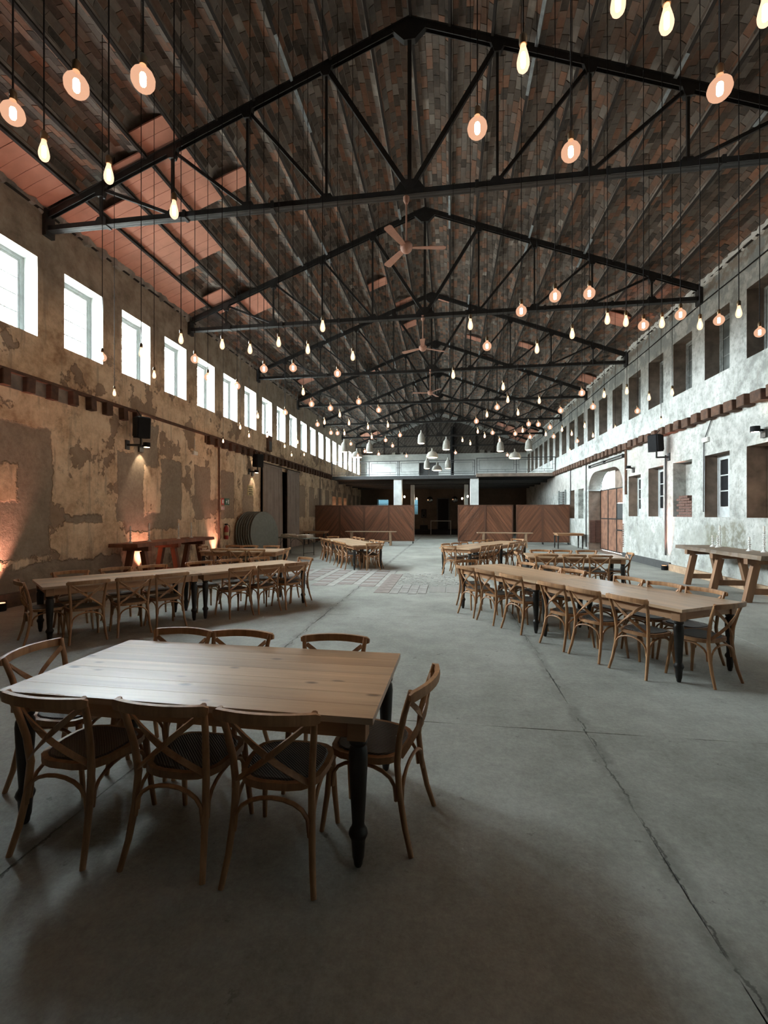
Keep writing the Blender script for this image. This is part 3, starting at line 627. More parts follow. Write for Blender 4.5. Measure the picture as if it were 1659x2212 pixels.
for y, z, w, h_, lab in ((-6.125, 2.51, 1.05, 1.22, 'a'), (-3.15, 2.39, 0.6, 1.46, 'b')):
    pl = bpy.data.lights.new('window_portal', 'AREA'); pl.shape = 'RECTANGLE'; pl.size = w; pl.size_y = h_; pl.cycles.is_portal = True
    po = bpy.data.objects.new('window_portal', pl); C.objects.link(po); po.location = (y, Y1 + 0.51, z); po.rotation_euler = (R(-90), 0, 0)
    nw += 1; root = link('window_%d' % nw, None, None, (y - w / 2, Y1 + 0.3, z - h_ / 2), None, kind='structure', label='pale blue window in the far end wall, ' + ('wide one above the left screen' if lab == 'a' else 'tall narrow one beside the stage'))
    part('window_frame', MB().box(0, .06, 0, .06, 0, h_).box(w - .06, w, 0, .06, 0, h_).box(.06, w - .06, 0, .06, 0, .06).box(.06, w - .06, 0, .06, h_ - .06, h_).box(.06, w - .06, 0, .06, h_ * .6, h_ * .6 + .04), 'frame_grey', root)
    part('pane', MB().add([(.06, .02, .06), (w - .06, .02, .06), (w - .06, .02, h_ * .6), (.06, .02, h_ * .6)], [(0, 1, 2, 3)]), 'blue_pane', root); part('pane', MB().add([(.06, .02, h_ * .6 + .04), (w - .06, .02, h_ * .6 + .04), (w - .06, .02, h_ - .06), (.06, .02, h_ - .06)], [(0, 1, 2, 3)]), 'blue_pane', root)
# ------------------------------------------------------------------ rows of old joist stubs along both walls
stubR = [mats(MB().bbox(-0.24, 0, -.15 - j * .012, .15 + j * .01, -.13, .13 - j * .01, .012).mesh('joist_stub'), 'stub') for j in range(3)]
ledge = part('ledge_infill', MB().box(XR - .1, XR, 8.0, 31.0, 4.22, 4.43), 'stub', wr)
y = 8.4; i = 0
while y < 30.9:
    link('joist_stub', stubR[i % 3], wr, (XR, y, 4.33 + random.uniform(-.012, .012)), (0, R(random.uniform(-3, 3)), R(random.uniform(-4, 4)))); y += 0.5; i += 1
stubL = [mats(MB().bbox(0, 0.15, -.085 - j * .01, .085, -.17, .12, .012).mesh('joist_stub'), 'stub') for j in range(3)]
part('ledge_board', MB().box(XL, XL + .11, 4.0, 31.0, 4.40, 4.46), 'stub', wl)
part('ledge_infill', MB().box(XL, XL + .05, 14.4, 31.0, 4.16, 4.40), 'stub', wl)
part('ledge_infill', MB().box(XL, XL + .035, 5.0, 9.05, 4.12, 4.40), 'dark_reveal', wl)
y = 5.75; i = 0
while y < 30.9:
    if not (11.2 < y < 14.2): link('joist_stub', stubL[i % 3], wl, (XL, y, 4.29 + random.uniform(-.015, .01)), (0, R(random.uniform(-4, 4)), R(random.uniform(-5, 5))))
    y += 0.52; i += 1
# baseboards
tag(part('baseboard_right', MB().box(XR - .05, XR, 15.2, 19.1, 0, .24), 'darkgrey'), 'dark grey skirting strip along the foot of the right wall', kind='structure')
tag(part('trim_1', MB().box(XR - .07, XR, 8.0, 15.2, 0, .20), 'pale_wood'), 'pale timber skirting behind the rustic table', kind='structure')
tag(part('baseboard_left', MB().box(XL, XL + .09, 2.0, 10.2, 0, .26), 'stub'), 'brown timber kerb along the foot of the left wall', kind='structure')
# ------------------------------------------------------------------ brickwork shown in the right wall
def bricks_block(parent, x0, y0, z0, nx, ny, nz, bx, by, bz, g=0.012, mat='redbrick', jit=0.006, keep=None):
    me = mats(MB().bbox(-bx / 2, bx / 2, -by / 2, by / 2, 0, bz, .006).mesh('brick'), mat)
    for k in range(nz):
        for i in range(nx):
            for j in range(ny):
                off = (by + g) / 2 if k % 2 else 0
                if keep and not keep(i, j, k): continue
                link('brick', me, parent, (x0 + i * (bx + g) + random.uniform(-jit, jit), y0 + j * (by + g) + (off if ny > 1 else 0), z0 + k * (bz + g)))
bricks_block(wr, XR + .155, 23.57, .36, 2, 1, 15, .28, .07, .052, .021)        # far jamb of the big doorway
bricks_block(wr, XR + .02, 19.10, .45, 1, 1, 13, .06, .13, .05, .022, jit=.012)  # near jamb
bricks_block(wr, XR + .12, NICHE[3] + .12, 1.66, 2, 4, 9, .14, .24, .068, .012, keep=lambda i, j, k: k < 8 - i * 1 - (j == 0) * 2 - (j > 2) * 0 and j < 4 - (k % 2))
part('plaster_plug', MB().box(XR - .012, XR, 23.62, 23.9, 0, .36), 'paver', wr)
# arched head of the doorway
def spandrel(yc, yend, z0, z1, rr, n=8):
    sgn = 1 if yend > yc else -1; mb = MB(); pts = [(yend, z1), (yend, z0)]
    pts += [(yend - sgn * rr * (1 - math.cos(R(90 * i / n))), z0 + (z1 - z0) * math.sin(R(90 * i / n))) for i in range(1, n + 1)]
    m = len(pts); mb.add([(x, y_, z_) for x in (XR + .001, XR + .60) for y_, z_ in pts], [tuple(range(m)), tuple(range(2 * m - 1, m - 1, -1))] + [(i, (i + 1) % m, m + (i + 1) % m, m + i) for i in range(m)])
    return mb
part('arch_spandrel', spandrel(21.4, 23.6, 2.95, 3.72, 1.1), 'plR', wr); part('arch_spandrel', spandrel(21.4, 19.17, 2.95, 3.72, 1.1), 'plR', wr)
part('impost_moulding', MB().box(XR - .05, XR + .5, 23.45, 23.75, 2.86, 2.94), 'grey_plaster', wr)
# big rusty sheet-metal door, standing at the outer face of the wall
dr = link('door_1', None, None, (XR + .56, 19.17, 0), None, kind='structure', label='tall rusty sheet-metal double door in the arched opening')
for i, (a, b, c_, d) in enumerate(((.05, 1.0, .06, 1.5), (1.05, 2.2, .06, 1.5), (.05, 1.0, 1.54, 2.86), (1.05, 2.2, 1.54, 2.2), (1.05, 2.2, 2.24, 2.86), (2.25, 3.3, .06, 1.5), (3.35, 4.38, .06, 1.5), (2.25, 3.3, 1.54, 2.86), (3.35, 4.38, 1.54, 2.86))):
    part('door_panel', MB().box(-.012, .012, a, b, c_, d), 'rust' if i not in (3,) else 'darkgrey', dr)
fr_ = MB()
for y_ in (0.0, 1.0, 2.2, 3.3, 4.36): fr_.box(-.035, .035, y_, y_ + .055, .04, 2.9)
for z_ in (.03, 1.5, 2.86): fr_.box(-.03, .03, .05, 4.38, z_, z_ + .05)
part('door_frame', fr_, 'steel', dr); part('bolt', MB().box(-.07, -.03, 1.3, 2.1, 1.02, 1.07), 'steel', dr)
for a, b in ((.02, 1.55), (2.35, 4.41)): part('transom_pane', MB().box(-.004, .004, a, b, 2.91, 3.72), 'dusty', dr)
part('transom_post', MB().box(-.04, .04, 1.55, 2.35, 2.9, 3.7), 'brown_reveal', dr)
# open leaf edge, black steel, near side
part('open_leaf', MB().box(-.30, -.24, .55, .64, .03, 3.35), 'steel', dr)
pl = bpy.data.lights.new('window_portal', 'AREA'); pl.shape = 'RECTANGLE'; pl.size = 0.85; pl.size_y = 4.4; pl.cycles.is_portal = True
po = bpy.data.objects.new('window_portal', pl); C.objects.link(po); po.location = (XR + .63, 21.4, 3.3); po.rotation_euler = (0, R(90), 0)
struct('wall_sky_block', MB().box(XR + 4.0, XR + 4.3, 10.0, 33.0, -.1, 12.0), 'dim_plaster', 'added wall blocking the sky outside the arched doorway')  # added outside to cut the sky light entering above the door
struct('floor_courtyard', MB().box(XR + .9, XR + 4.0, 12.0, 31.0, -.12, -.02), 'paver', 'paved courtyard outside the arched doorway')
# sliding-door rail above, shutter window, casement windows in the lower niches
rail = thing('sliding_rail', 'black iron twin rail fixed above the arched doorway', 'rail', (XR, 21.3, 3.98))
for dz in (0, .09): part('rail_bar', MB().beam((-.08, -2.3, dz), (-.08, 2.0, dz), .03, .03), 'steel', rail)
for y_ in (-2.3, -.1, 2.0): part('bracket', MB().box(-.1, 0, y_ - .03, y_ + .03, -.03, .12), 'steel', rail)
def casement(name, y, z0, h_, label, leaf_open):
    r_ = link(name, None, None, (XR + .34, y, z0), None, kind='structure', label=label)
    part('window_frame', MB().box(-.03, .03, 0, .06, 0, h_).box(-.03, .03, 1.04, 1.1, 0, h_).box(-.03, .03, .06, 1.04, 0, .06).box(-.03, .03, .06, 1.04, h_ - .06, h_), 'frame_white', r_)
    for a in (.08, .58):
        sm = MB().box(-.02, .02, a, a + .06, .06, h_ - .06).box(-.02, .02, a + .40, a + .46, .06, h_ - .06).box(-.02, .02, a + .06, a + .40, .06, .28).box(-.02, .02, a + .06, a + .40, h_ - .13, h_ - .06)
        sh = part('sash', sm, 'frame_white', r_)
        for q in range(3):
            z_ = .28 + (h_ - .41) * q / 3; part('pane', MB().box(-.005, .005, a + .06, a + .40, z_ + .015, z_ + (h_ - .41) / 3 - .015), 'black', sh)
            if q: part('glazing_bar', MB().box(-.018, .018, a + .06, a + .40, z_ - .015, z_ + .015), 'frame_white', sh)
    if leaf_open:
        for q in range(4): part('shutter_leaf', MB().box(-.26, -.03, .02 + q * .035, .045 + q * .035, .03, h_ - .08), 'frame_grey', r_)
nw += 1; casement('window_%d' % nw, NICHE[2], 1.66, 1.64, 'grey casement with black panes and folded shutters, above the white candlesticks', True)
nw += 1; casement('window_%d' % nw, NICHE[4], 1.66, 1.64, 'weathered casement with crooked slats left of the wall loudspeaker', True)
nw += 1; casement('window_%d' % nw, NICHE[5], 1.66, 1.51, 'pale casement just right of the rusty door', False)
nw += 1; r_ = link('window_%d' % nw, None, None, (XR + .44, NICHE[1], 1.66), None, kind='structure', label='brown boarded window opening at the right edge, beside the sconce')
for q in range(5): part('plank', MB().box(-.02, .02, .03 + q * .21, .23 + q * .21, .02, 1.62), 'brown_reveal', r_)
sv = thing('louvre_shutter', 'grey slatted louvre shutter on the far right wall above the screen', 'shutter', (XR - .06, 28.0, 1.75))
for q in range(14): part('slat', MB().beam((0, 0, q * .1), (0, 1.5, q * .1), .07, .015, (.6, 0, .8)), 'frame_grey', sv)
part('shutter_frame', MB().box(-.03, .05, -.05, 0, -.08, 1.42).box(-.03, .05, 1.5, 1.55, -.08, 1.42), 'frame_grey', sv)
# ------------------------------------------------------------------ gallery (mezzanine) at the far end
YM = 31.0
gal = link('gallery', None, None, (0, YM, 0), None, label='concrete gallery across the far end of the hall', category='gallery', kind='structure')
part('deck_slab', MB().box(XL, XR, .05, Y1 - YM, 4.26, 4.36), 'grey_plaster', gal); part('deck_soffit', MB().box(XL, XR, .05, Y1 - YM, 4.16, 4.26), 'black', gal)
part('edge_beam', MB().box(XL, 1.85, 0, .14, 4.12, 4.34), 'darkgrey', gal); part('edge_beam', MB().box(1.75, XR, -.5, .05, 4.20, 4.40), 'brown_reveal', gal)
for y_ in (2.2, 4.6, 7.0, 9.4): part('joist', MB().box(XL, XR, y_, y_ + .2, 3.96, 4.16), 'darkgrey', gal)
for x in (-3.8, 1.38): part('column', MB().bbox(x, x + .56, .12, .66, 0, 4.16, .015), 'white_reveal', gal)
for x in (-3.0, 1.12): part('rear_column', MB().bbox(x, x + .3, 4.4, 4.7, 0, 4.0, .015), 'white_reveal', gal)
rl = thing('gallery_railing', 'thin steel railing with inset rectangles along the gallery edge', 'railing', (0, YM, 4.36))
px_ = [XL + .06, -5.5, -3.45, -1.2, 1.78]
def rail_panel(xa, xb, y_, z0):
    part('handrail', MB().beam((xa, y_, z0 + 1.0), (xb, y_, z0 + 1.0), .045, .045), 'darkgrey', rl)
    part('bottom_rail', MB().beam((xa, y_, z0 + .1), (xb, y_, z0 + .1), .03, .03), 'darkgrey', rl)
    mb = MB(); a, b = xa + .16, xb - .16
    mb.beam((a, y_, z0 + .24), (b, y_, z0 + .24), .022, .022).beam((a, y_, z0 + .86), (b, y_, z0 + .86), .022, .022).beam((a, y_, z0 + .24), (a, y_, z0 + .86), .022, .022).beam((b, y_, z0 + .24), (b, y_, z0 + .86), .022, .022)
    for q in (.25, .75): x = a + (b - a) * q; mb.beam((x, y_, z0 + .1), (x, y_, z0 + .24), .018, .018).beam((x, y_, z0 + .86), (x, y_, z0 + 1.0), .018, .018)
    mb.beam((xa, y_, z0 + .55), (a, y_, z0 + .55), .018, .018).beam((b, y_, z0 + .55), (xb, y_, z0 + .55), .018, .018)
    part('inset_frame', mb, 'darkgrey', rl)
for a, b in ((XL + .06, -5.5), (-5.5, -3.45), (-3.45, 1.70)): rail_panel(a, b, .06, 0.0)
for x in (XL + .06, -5.5, -3.5, -3.4, 1.66): part('post', MB().beam((x, .06, 0), (x, .06, 1.02), .05, .05), 'darkgrey', rl)
for a, b in ((1.78, 4.3), (4.3, XR - .04)): rail_panel(a, b, -.44, .05)
for x in (1.78, 4.3, XR - .05): part('post', MB().beam((x, -.44, .05), (x, -.44, 1.07), .05, .05), 'darkgrey', rl)
# gallery back wall: plaster dado, posts on the brick gable, flue, dark double door
part('gable_ledge', MB().box(XL, XR, -.22, 0, 7.08, 7.22), 'grey_plaster', wb, loc=(0, Y1, 0))
for x in (-6.0, -4.7, -2.1, .55, 2.4, 4.0): part('gable_post', MB().box(x - .07, x + .07, -.1, 0, 7.22, ztop(x)), 'purlin', wb, loc=(0, Y1, 0))
gb = mats(MB().bbox(-.135, .135, -.03, 0, 0, .06, .006).mesh('brick'), 'brick_one'); mb = MB()
for k in range(48):
    z = 7.25 + k * .074; half = (ztop(XC) - z) / TANR; x = XC - half + .2 + (k % 2) * .14
    while x < XC + half - .2: mb.box(x - .13, x + .13, -.02 - random.random() * .012, .01, z, z + .062); x += .282
me = mats(mb.mesh('gable_brickwork'), 'brick_one'); link('gable_brickwork', me, wb, (0, Y1, 0), None, kind='stuff')
tag(part('flue_pipe', MB().tube([(0.25, 41.55, 4.36), (0.25, 41.55, 7.4), (0.27, 41.55, 9.6)], .19, 10), 'black', smooth=40), 'black sooty flue rising up the end wall behind the gallery', 'flue')
d2 = link('door_2', None, None, (-2.78, Y1 + .3, 4.36), None, kind='structure', label='dark panelled double door on the gallery')
for a in (0.03, .92):
    lf = part('door_leaf', MB().box(a, a + .85, 0, .05, .02, 2.05), 'darkgrey', d2)
    for z in (.15, .8, 1.4): part('panel', MB().box(a + .1, a + .75, -.02, 0, z, z + .5), 'darkgrey', lf)
for x, z, w in ((-5.1, 7.22, .3), (-4.35, 7.22, .25), (-1.4, 7.22, .3), (2.9, 7.22, .4), (3.5, 7.22, .25)):
    t_ = thing('stored_box', {-5.1: 'small pale box on the ledge left of the gallery lamps', -4.35: 'low carton on the ledge beside a wall post', -1.4: 'dark box on the ledge above the gallery door', 2.9: 'wide pale carton on the right end of the ledge', 3.5: 'small carton furthest right on the ledge'}[x], 'box', (x, Y1 - .135, z), .0)
    part('carton', MB().bbox(-w / 2, w / 2, -.08, .08, 0, w * .6, .008), 'concrete_shade', t_); part('lid', MB().bbox(-w / 2 - .008, w / 2 + .008, -.088, .088, w * .6, w * .6 + .03, .004), 'paver', t_)
# ------------------------------------------------------------------ corridor behind the curtain, its unlit depth put in as black colour, stage area under the gallery
struct('wall_corridor', MB().box(XL - 2.0, XL - 1.9, 18.4, 24.3, -.15, 4.1).box(XL - 2.0, XL - .6, 18.4, 18.5, -.15, 4.1).box(XL - 2.0, XL - .6, 24.2, 24.3, -.15, 4.1).box(XL - 2.0, XL - .6, 18.4, 24.3, 4.0, 4.1).box(XL - 2, XL - .6, 18.4, 24.3, -.15, -.02), 'black', 'unlit corridor behind the curtained doorway')
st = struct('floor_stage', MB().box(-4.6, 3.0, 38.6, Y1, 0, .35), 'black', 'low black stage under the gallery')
d3 = link('door_3', None, None, (-1.05, Y1 - .03, .35), None, kind='structure', label='dark door at the back of the stage')
part('door_leaf', MB().box(0, .95, -.03, .02, 0, 2.75), 'black', d3); part('door_frame', MB().box(-.1, 0, -.05, .02, 0, 2.85).box(.95, 1.05, -.05, .02, 0, 2.85).box(-.1, 1.05, -.05, .02, 2.75, 2.85), 'darkgrey', d3)
ps = thing('stage_speaker', 'black loudspeaker on a pole at the back of the stage', 'speaker', (-2.2, 39.6, .35))
part('cabinet', MB().bbox(-.22, .22, -.2, .2, 1.05, 1.8, .03), 'black', ps); part('pole', MB().tube([(0, 0, .3), (0, 0, 1.06)], .025), 'darkgrey', ps); part('bass_cabinet', MB().bbox(-.33, .33, -.3, .3, 0, .42, .03), 'black', ps)
for z, r in ((1.25, .14), (1.6, .07)): part('driver', MB().lathe([(r, 0), (r * .9, -.015), (r * .3, .03)], 14, (0, -.2, z), 1), 'darkgrey', ps)
wt = thing('console_stand', 'white tube stand in front of the dark stage', 'stand', (-.72, 38.3, 0))
for x in (-.82, .82): part('leg', MB().beam((x, 0, 0), (x, 0, 1.13), .06, .06), 'concrete_shade', wt)
part('crossbar', MB().beam((-.85, 0, 1.16), (.85, 0, 1.16), .07, .07), 'concrete_shade', wt)
for x, lab in ((-1.6, 'mirror ball hanging left over the stage'), (.42, 'mirror ball hanging right over the stage')):
    mbll = thing('mirror_ball', lab, 'mirror ball', (x, 37.5, 2.92))
    part('ball', MB().lathe([(.26 * math.sin(R(a)) + 1e-4, -.26 * math.cos(R(a))) for a in range(0, 181, 15)], 16), 'mirror', mbll, smooth=5); part('cord', MB().beam((0, 0, .25), (0, 0, 1.05), .012, .012), 'black', mbll)
def wall_lamp(name, loc, label, out, power_d, power_u, tgt_off, col=(1, .80, .56)):
    t_ = thing(name, label, 'wall lamp', loc)
    part('back_plate', MB().box(-.01 if out > 0 else -.05, .05 if out > 0 else .01, -.08, .08, -.16, .02), 'darkgrey', t_)
    part('shade', MB().lathe([(.09, .0), (.09, .12), (.075, .12), (.075, .0)], 14, (out * .20, 0, -.03)), 'black', t_, smooth=40)
    part('arm', MB().beam((0, 0, 0), (out * .14, 0, .02), .04, .04), 'black', t_)
    part('lens', MB().lathe([(.07, 0), (.07, .01)], 14, (out * .20, 0, -.035)), 'lamp_white', t_)
    p0 = Vector(loc) + Vector((out * .20, 0, -.06)); spot('lamp_beam', p0, p0 + Vector((-out * tgt_off, 0, -1)), col, power_d, 68, .35, .03)
    if power_u: p1 = Vector(loc) + Vector((out * .20, 0, .11)); spot('lamp_beam', p1, p1 + Vector((-out * tgt_off, 0, 1)), col, power_u, 60, .4, .03)
    return t_
wall_lamp('wall_sconce', (XL, 11.15, 3.56), 'black up-and-down wall sconce under the near left loudspeaker', 1, 26, 14, .28)
wall_lamp('wall_sconce', (XL, 18.15, 3.50), 'black wall sconce under the left loudspeaker beside the curtain', 1, 26, 8, .25)
wall_lamp('wall_sconce', (XR, 10.95, 3.56), 'black wall sconce over the boarded opening at the right edge', -1, 16, 6, .2)
wall_lamp('wall_sconce', (XR, 18.05, 3.44), 'small black wall sconce above the pale casement by the door', -1, 12, 8, .2)
for x, y_, sg, lab in ((-3.22, 31.4, 1, 'lamp on the left gallery column'), (-2.68, 35.6, 1, 'lamp on the rear left gallery column'), (1.36, 31.4, -1, 'lamp on the right gallery column'), (1.1, 35.6, -1, 'lamp on the rear right gallery column')):
    t_ = thing('column_lamp', 'small glowing ' + lab, 'wall lamp', (x, y_, 2.9))
    part('arm', MB().beam((0, 0, 0), (sg * .12, 0, 0), .03, .03), 'black', t_); part('lamp_glass', MB().lathe([(.02, 0), (.06, .04), (.06, .12), (.02, .16)], 10, (sg * .14, 0, -.05)), 'lamp_white', t_, smooth=50)
    point('column_lamp_light', (x + sg * .24, y_, 2.9), (1, .82, .55), 5.0)
for k in (13, 14, 15):
    point('niche_light', (XL - .16, YK + PITCH * k + .5, 1.52), (1, .55, .30), 60.0, .05)
    t_ = thing('niche_uplight', 'orange uplight inside the %s of the three glowing niches' % ['nearest', 'middle', 'furthest'][k - 13], 'light', (XL - .16, YK + PITCH * k + .5, 1.40))
    part('body', MB().lathe([(.06, 0), (.06, .06), (.05, .07)], 10), 'black', t_); part('lens', MB().lathe([(.045, .07), (.045, .075)], 10), 'lamp_orange', t_)
# ------------------------------------------------------------------ cross-back chair
ch = Proto()
def seat_outline(s):
    pts = []
    for a in range(0, 360, 20):
        c_, s_ = math.cos(R(a)), math.sin(R(a)); e = 0.62
        x = math.copysign(abs(c_) ** e, c_) * (0.222 + 0.022 * s_); y = math.copysign(abs(s_) ** e, s_) * 0.21 + 0.01
        pts.append((x * s, (y - .01) * s + .01))
    return pts
ch.add('seat_frame', MB().prism(seat_outline(1.0), .425, .46), 'chair', 40)
mb = MB(); o0, o1, o2 = seat_outline(.88), seat_outline(.84), seat_outline(.5); n = len(o0)
mb.add([(x, y, .458) for x, y in o0] + [(x, y, .468) for x, y in o1] + [(x, y, .462) for x, y in o2], [(r * n + i, r * n + (i + 1) % n, (r + 1) * n + (i + 1) % n, (r + 1) * n + i) for r in (0, 1) for i in range(n)] + [tuple(2 * n + i for i in range(n))])
ch.add('woven_seat', mb, 'seat', 40)
RP = lambda sx: [(sx * .222, -.285, 0), (sx * .205, -.245, .13), (sx * .193, -.212, .29), (sx * .188, -.197, .44), (sx * .196, -.212, .58), (sx * .212, -.245, .72), (sx * .228, -.287, .848)]
for sx in (-1, 1): ch.add('leg', MB().tube(RP(sx), [.0145, .0165, .018, .0185, .0175, .0165, .0155], 8, (0, 1, 0)), 'chair', 50)
for sx in (-1, 1): ch.add('leg', MB().tube([(sx * .215, .235, 0), (sx * .203, .208, .2), (sx * .192, .185, .44)], [.0135, .0165, .019], 8, (0, 1, 0)), 'chair', 50)
mb = MB(); pts = [(.255 * t, -.288 - .058 * (1 - t * t), .822 + .008 * (1 - t * t)) for t in (-1, -.92, -.75, -.5, -.25, 0, .25, .5, .75, .92, 1)]
mb.sweep(pts, lambda i: [(a * (.55 if i in (0, 10) else 1), b * (.6 if i in (0, 10) else 1)) for a, b in ((-.012, -.024), (.012, -.024), (.016, 0), (.012, .026), (-.012, .026), (-.016, 0))])
ch.add('top_rail', mb, 'chair', 50)
for sx in (-1, 1):
    a, b = Vector((sx * .205, -.262, .795)), Vector((-sx * .176, -.208, .475)); pts = []
    for i in range(9):
        t = i / 8; p = a.lerp(b, t); p.y -= .045 * math.sin(math.pi * t) + (.004 * sx); pts.append(p)
    ch.add('cross_slat', MB().sweep(pts, [(-.0045, -.0145), (.0045, -.0145), (.0045, .0145), (-.0045, .0145)], (sx * .8, 0, 1)), 'chair')
def bow(p, q, zl, zh, r=.0105):
    p, q = Vector(p), Vector(q); pts = []
    for i in range(11):
        t = i / 10; a = math.pi * t; f = (1 - math.cos(a)) / 2; m = p.lerp(q, .03 + .94 * f); m.z = zl + (zh - zl) * math.sin(a) ** .62; pts.append(m)
    return MB().tube(pts, r, 6)
ch.add('brace', bow((-.196, -.222, 0), (.196, -.222, 0), .235, .405), 'chair', 60); ch.add('brace', bow((-.197, .197, 0), (.197, .197, 0), .255, .41), 'chair', 60)
for sx in (-1, 1): ch.add('brace', bow((sx * .194, -.205, 0), (sx * .194, .192, 0), .25, .41), 'chair', 60)
def chair(pos, face, label, group):      # face: heading (radians) the sitter looks
    ch.make('cross_back_chair', label, 'chair', (pos[0], pos[1], 0), face - math.pi / 2 + R(random.uniform(-3.5, 3.5)), group)
# ------------------------------------------------------------------ farm table
TL, TW, TH = 2.11, 1.03, 0.775
tb = Proto(); NPL = 7; pw = TW / NPL
for i in range(NPL): tb.add('plank', MB().bbox(0, TL, -TW / 2 + i * pw + .0002, -TW / 2 + (i + 1) * pw - .0002, TH - .032, TH, .0008), 'top')
ins = .055
for sv_ in (-1, 1): tb.add('apron', MB().box(.12, TL - .12, -.011, .011, .645, TH - .032), 'apron', loc=(0, sv_ * (TW / 2 - ins - .02), 0))
for xx in (ins + .02, TL - ins - .02): tb.add('apron', MB().box(-TW / 2 + .12, TW / 2 - .12, -.011, .011, .645, TH - .032), 'apron', loc=(xx, 0, 0), rot=(0, 0, R(90)))
lp = [(.016, 0), (.022, .012), (.024, .03), (.030, .05), (.034, .11), (.036, .135), (.044, .15), (.049, .165), (.044, .182), (.035, .195), (.031, .21), (.034, .26), (.040, .36), (.046, .48), (.049, .55), (.046, .585), (.037, .603), (.046, .615), (.047, .628), (.040, .642)]
legm = mats(MB().lathe(lp, 14).mesh('leg', 45), 'blackleg'); blkm = mats(MB().bbox(-.047, .047, -.047, .047, .64, TH - .034, .003).mesh('leg_block'), 'apron')
for xx in (ins + .035, TL - ins - .035):
    for yy in (-1, 1):
        k = tb.add('leg', None, None, loc=(xx, yy * (TW / 2 - ins - .03), 0), me=legm); tb.add('leg_block', None, None, under=k, me=blkm)
def table(O, ang, label, group='farm tables'): return tb.make('farm_table', label, 'table', (O[0], O[1], 0), ang, group)
def setting(O, deg, ntab, desc, left, right, near, far, gapL=.13, gapR=.08, names=('left', 'right'), tlabels=None, endgap=.21):
    """left / right: seat positions along the axis on the +v and -v side; near/far: sideways offsets of end chairs (or None)"""
    a = R(deg); u = Vector((math.cos(a), math.sin(a))); v = Vector((-u.y, u.x)); O = Vector(O); RB_ = .30
    for i in range(ntab): table(O + u * (i * (TL + .006)), a, tlabels[i])
    Lt = ntab * TL; g = 'chairs at ' + desc
    for side, lst, gap, nm in ((1, left, gapL, names[0]), (-1, right, gapR, names[1])):
        for i, q in enumerate(lst):
            gp = gap + random.uniform(-.01, .03); p = O + u * q + v * side * (TW / 2 + gp - RB_ + .02)
            chair(p, a - side * math.pi / 2, 'cross-back chair, %s, %s side of %s' % (names[2][i] if len(names) > 2 else ORD[i], nm, desc), g)
    if near is not None: chair(O + u * (-endgap + RB_) + v * near, a, 'wooden cross-back chair at the %s end of %s' % (names[3] if len(names) > 3 else 'near', desc), g)
    if far is not None: chair(O + u * (Lt + endgap - RB_) + v * far, a + math.pi, 'wooden cross-back chair at the %s end of %s' % (names[4] if len(names) > 4 else 'far', desc), g)
L3 = ['leftmost', 'middle', 'rightmost']; L6 = [o + ' from near end' for o in ORD[:6]]; L6b = [o + ' from left end' for o in ORD[:6]]
setting((-2.46, 2.70), -1.2, 1, 'the big front table', [.40, .88, 1.63], [.48, 1.10, 1.63], None, None, .06, .14, ('far', 'near', L3), ['large pine farm table with black turned legs in the foreground'])
chair((-2.49, 2.73), R(4), 'wooden cross-back chair at the left end of the big front table', 'chairs at the big front table')
chair((-.42, 2.60), R(180 - 10), 'wooden cross-back chair pulled up at the right end of the big front table', 'chairs at the big front table')
setting((2.775, 5.28), 121.5, 2, 'the right long table', [.48, 1.06, 1.56, 2.43, 3.03, 3.60], [.46, .95, 1.5, 2.48, 2.98, 3.61], .08, .18, .2, .06, ('aisle', 'wall', L6), ['nearer half of the right long table, pale pine with black legs', 'farther half of the right long table, meeting the nearer half end to end'])
setting((-5.74, 5.65), 51.8, 2, 'the left long table', [.48, 1.14, 1.67, 2.50, 3.11, 3.76], [.48, 1.05, 1.55, 2.68, 3.22, 3.76], -.15, -.1, .06, .24, ('wall', 'aisle', L6b, 'left', 'far right'), ['left half of the left long table, greyish pine', 'right half of the left long table, ending near the floor tiles'])
setting((-2.496, 13.983), 118.1, 2, 'the centre-left table', [.48, .97, 1.47, 2.58, 3.14, 3.70], [.50, .98, 1.48, 2.62, 3.12, 3.62], -.12, .08, .16, .06, ('left', 'right', L6), ['near half of the centre-left table, beyond the floor tiles', 'far half of the centre-left table, before the left screen'])
setting((.146, 13.135), 59.8, 2, 'the far right-centre table', [.54, 1.05, 1.6, 2.45, 3.0, 3.55], [.5, .98, 1.46, 2.4, 2.9, 3.4], .08, -.08, .06, .16, ('left', 'right', L6), ['near half of the far right-centre table', 'far half of the far right-centre table, before the right screens'])
setting((1.80, 11.27), -3.3, 1, 'the right short table', [.40, .93, 1.5], [.38, .97, 1.48], 0, .05, .06, .16, ('far', 'near', L3, 'left', 'right'), ['single farm table between the right long table and the rusty door'])
setting((-6.55, 11.68), 2.5, 1, 'the left short table', [.48, .95, 1.6], [.67, 1.14, 1.66], .1, -.25, .06, .2, ('far', 'near', L3, 'left', 'right'), ['single farm table behind the left long table'])
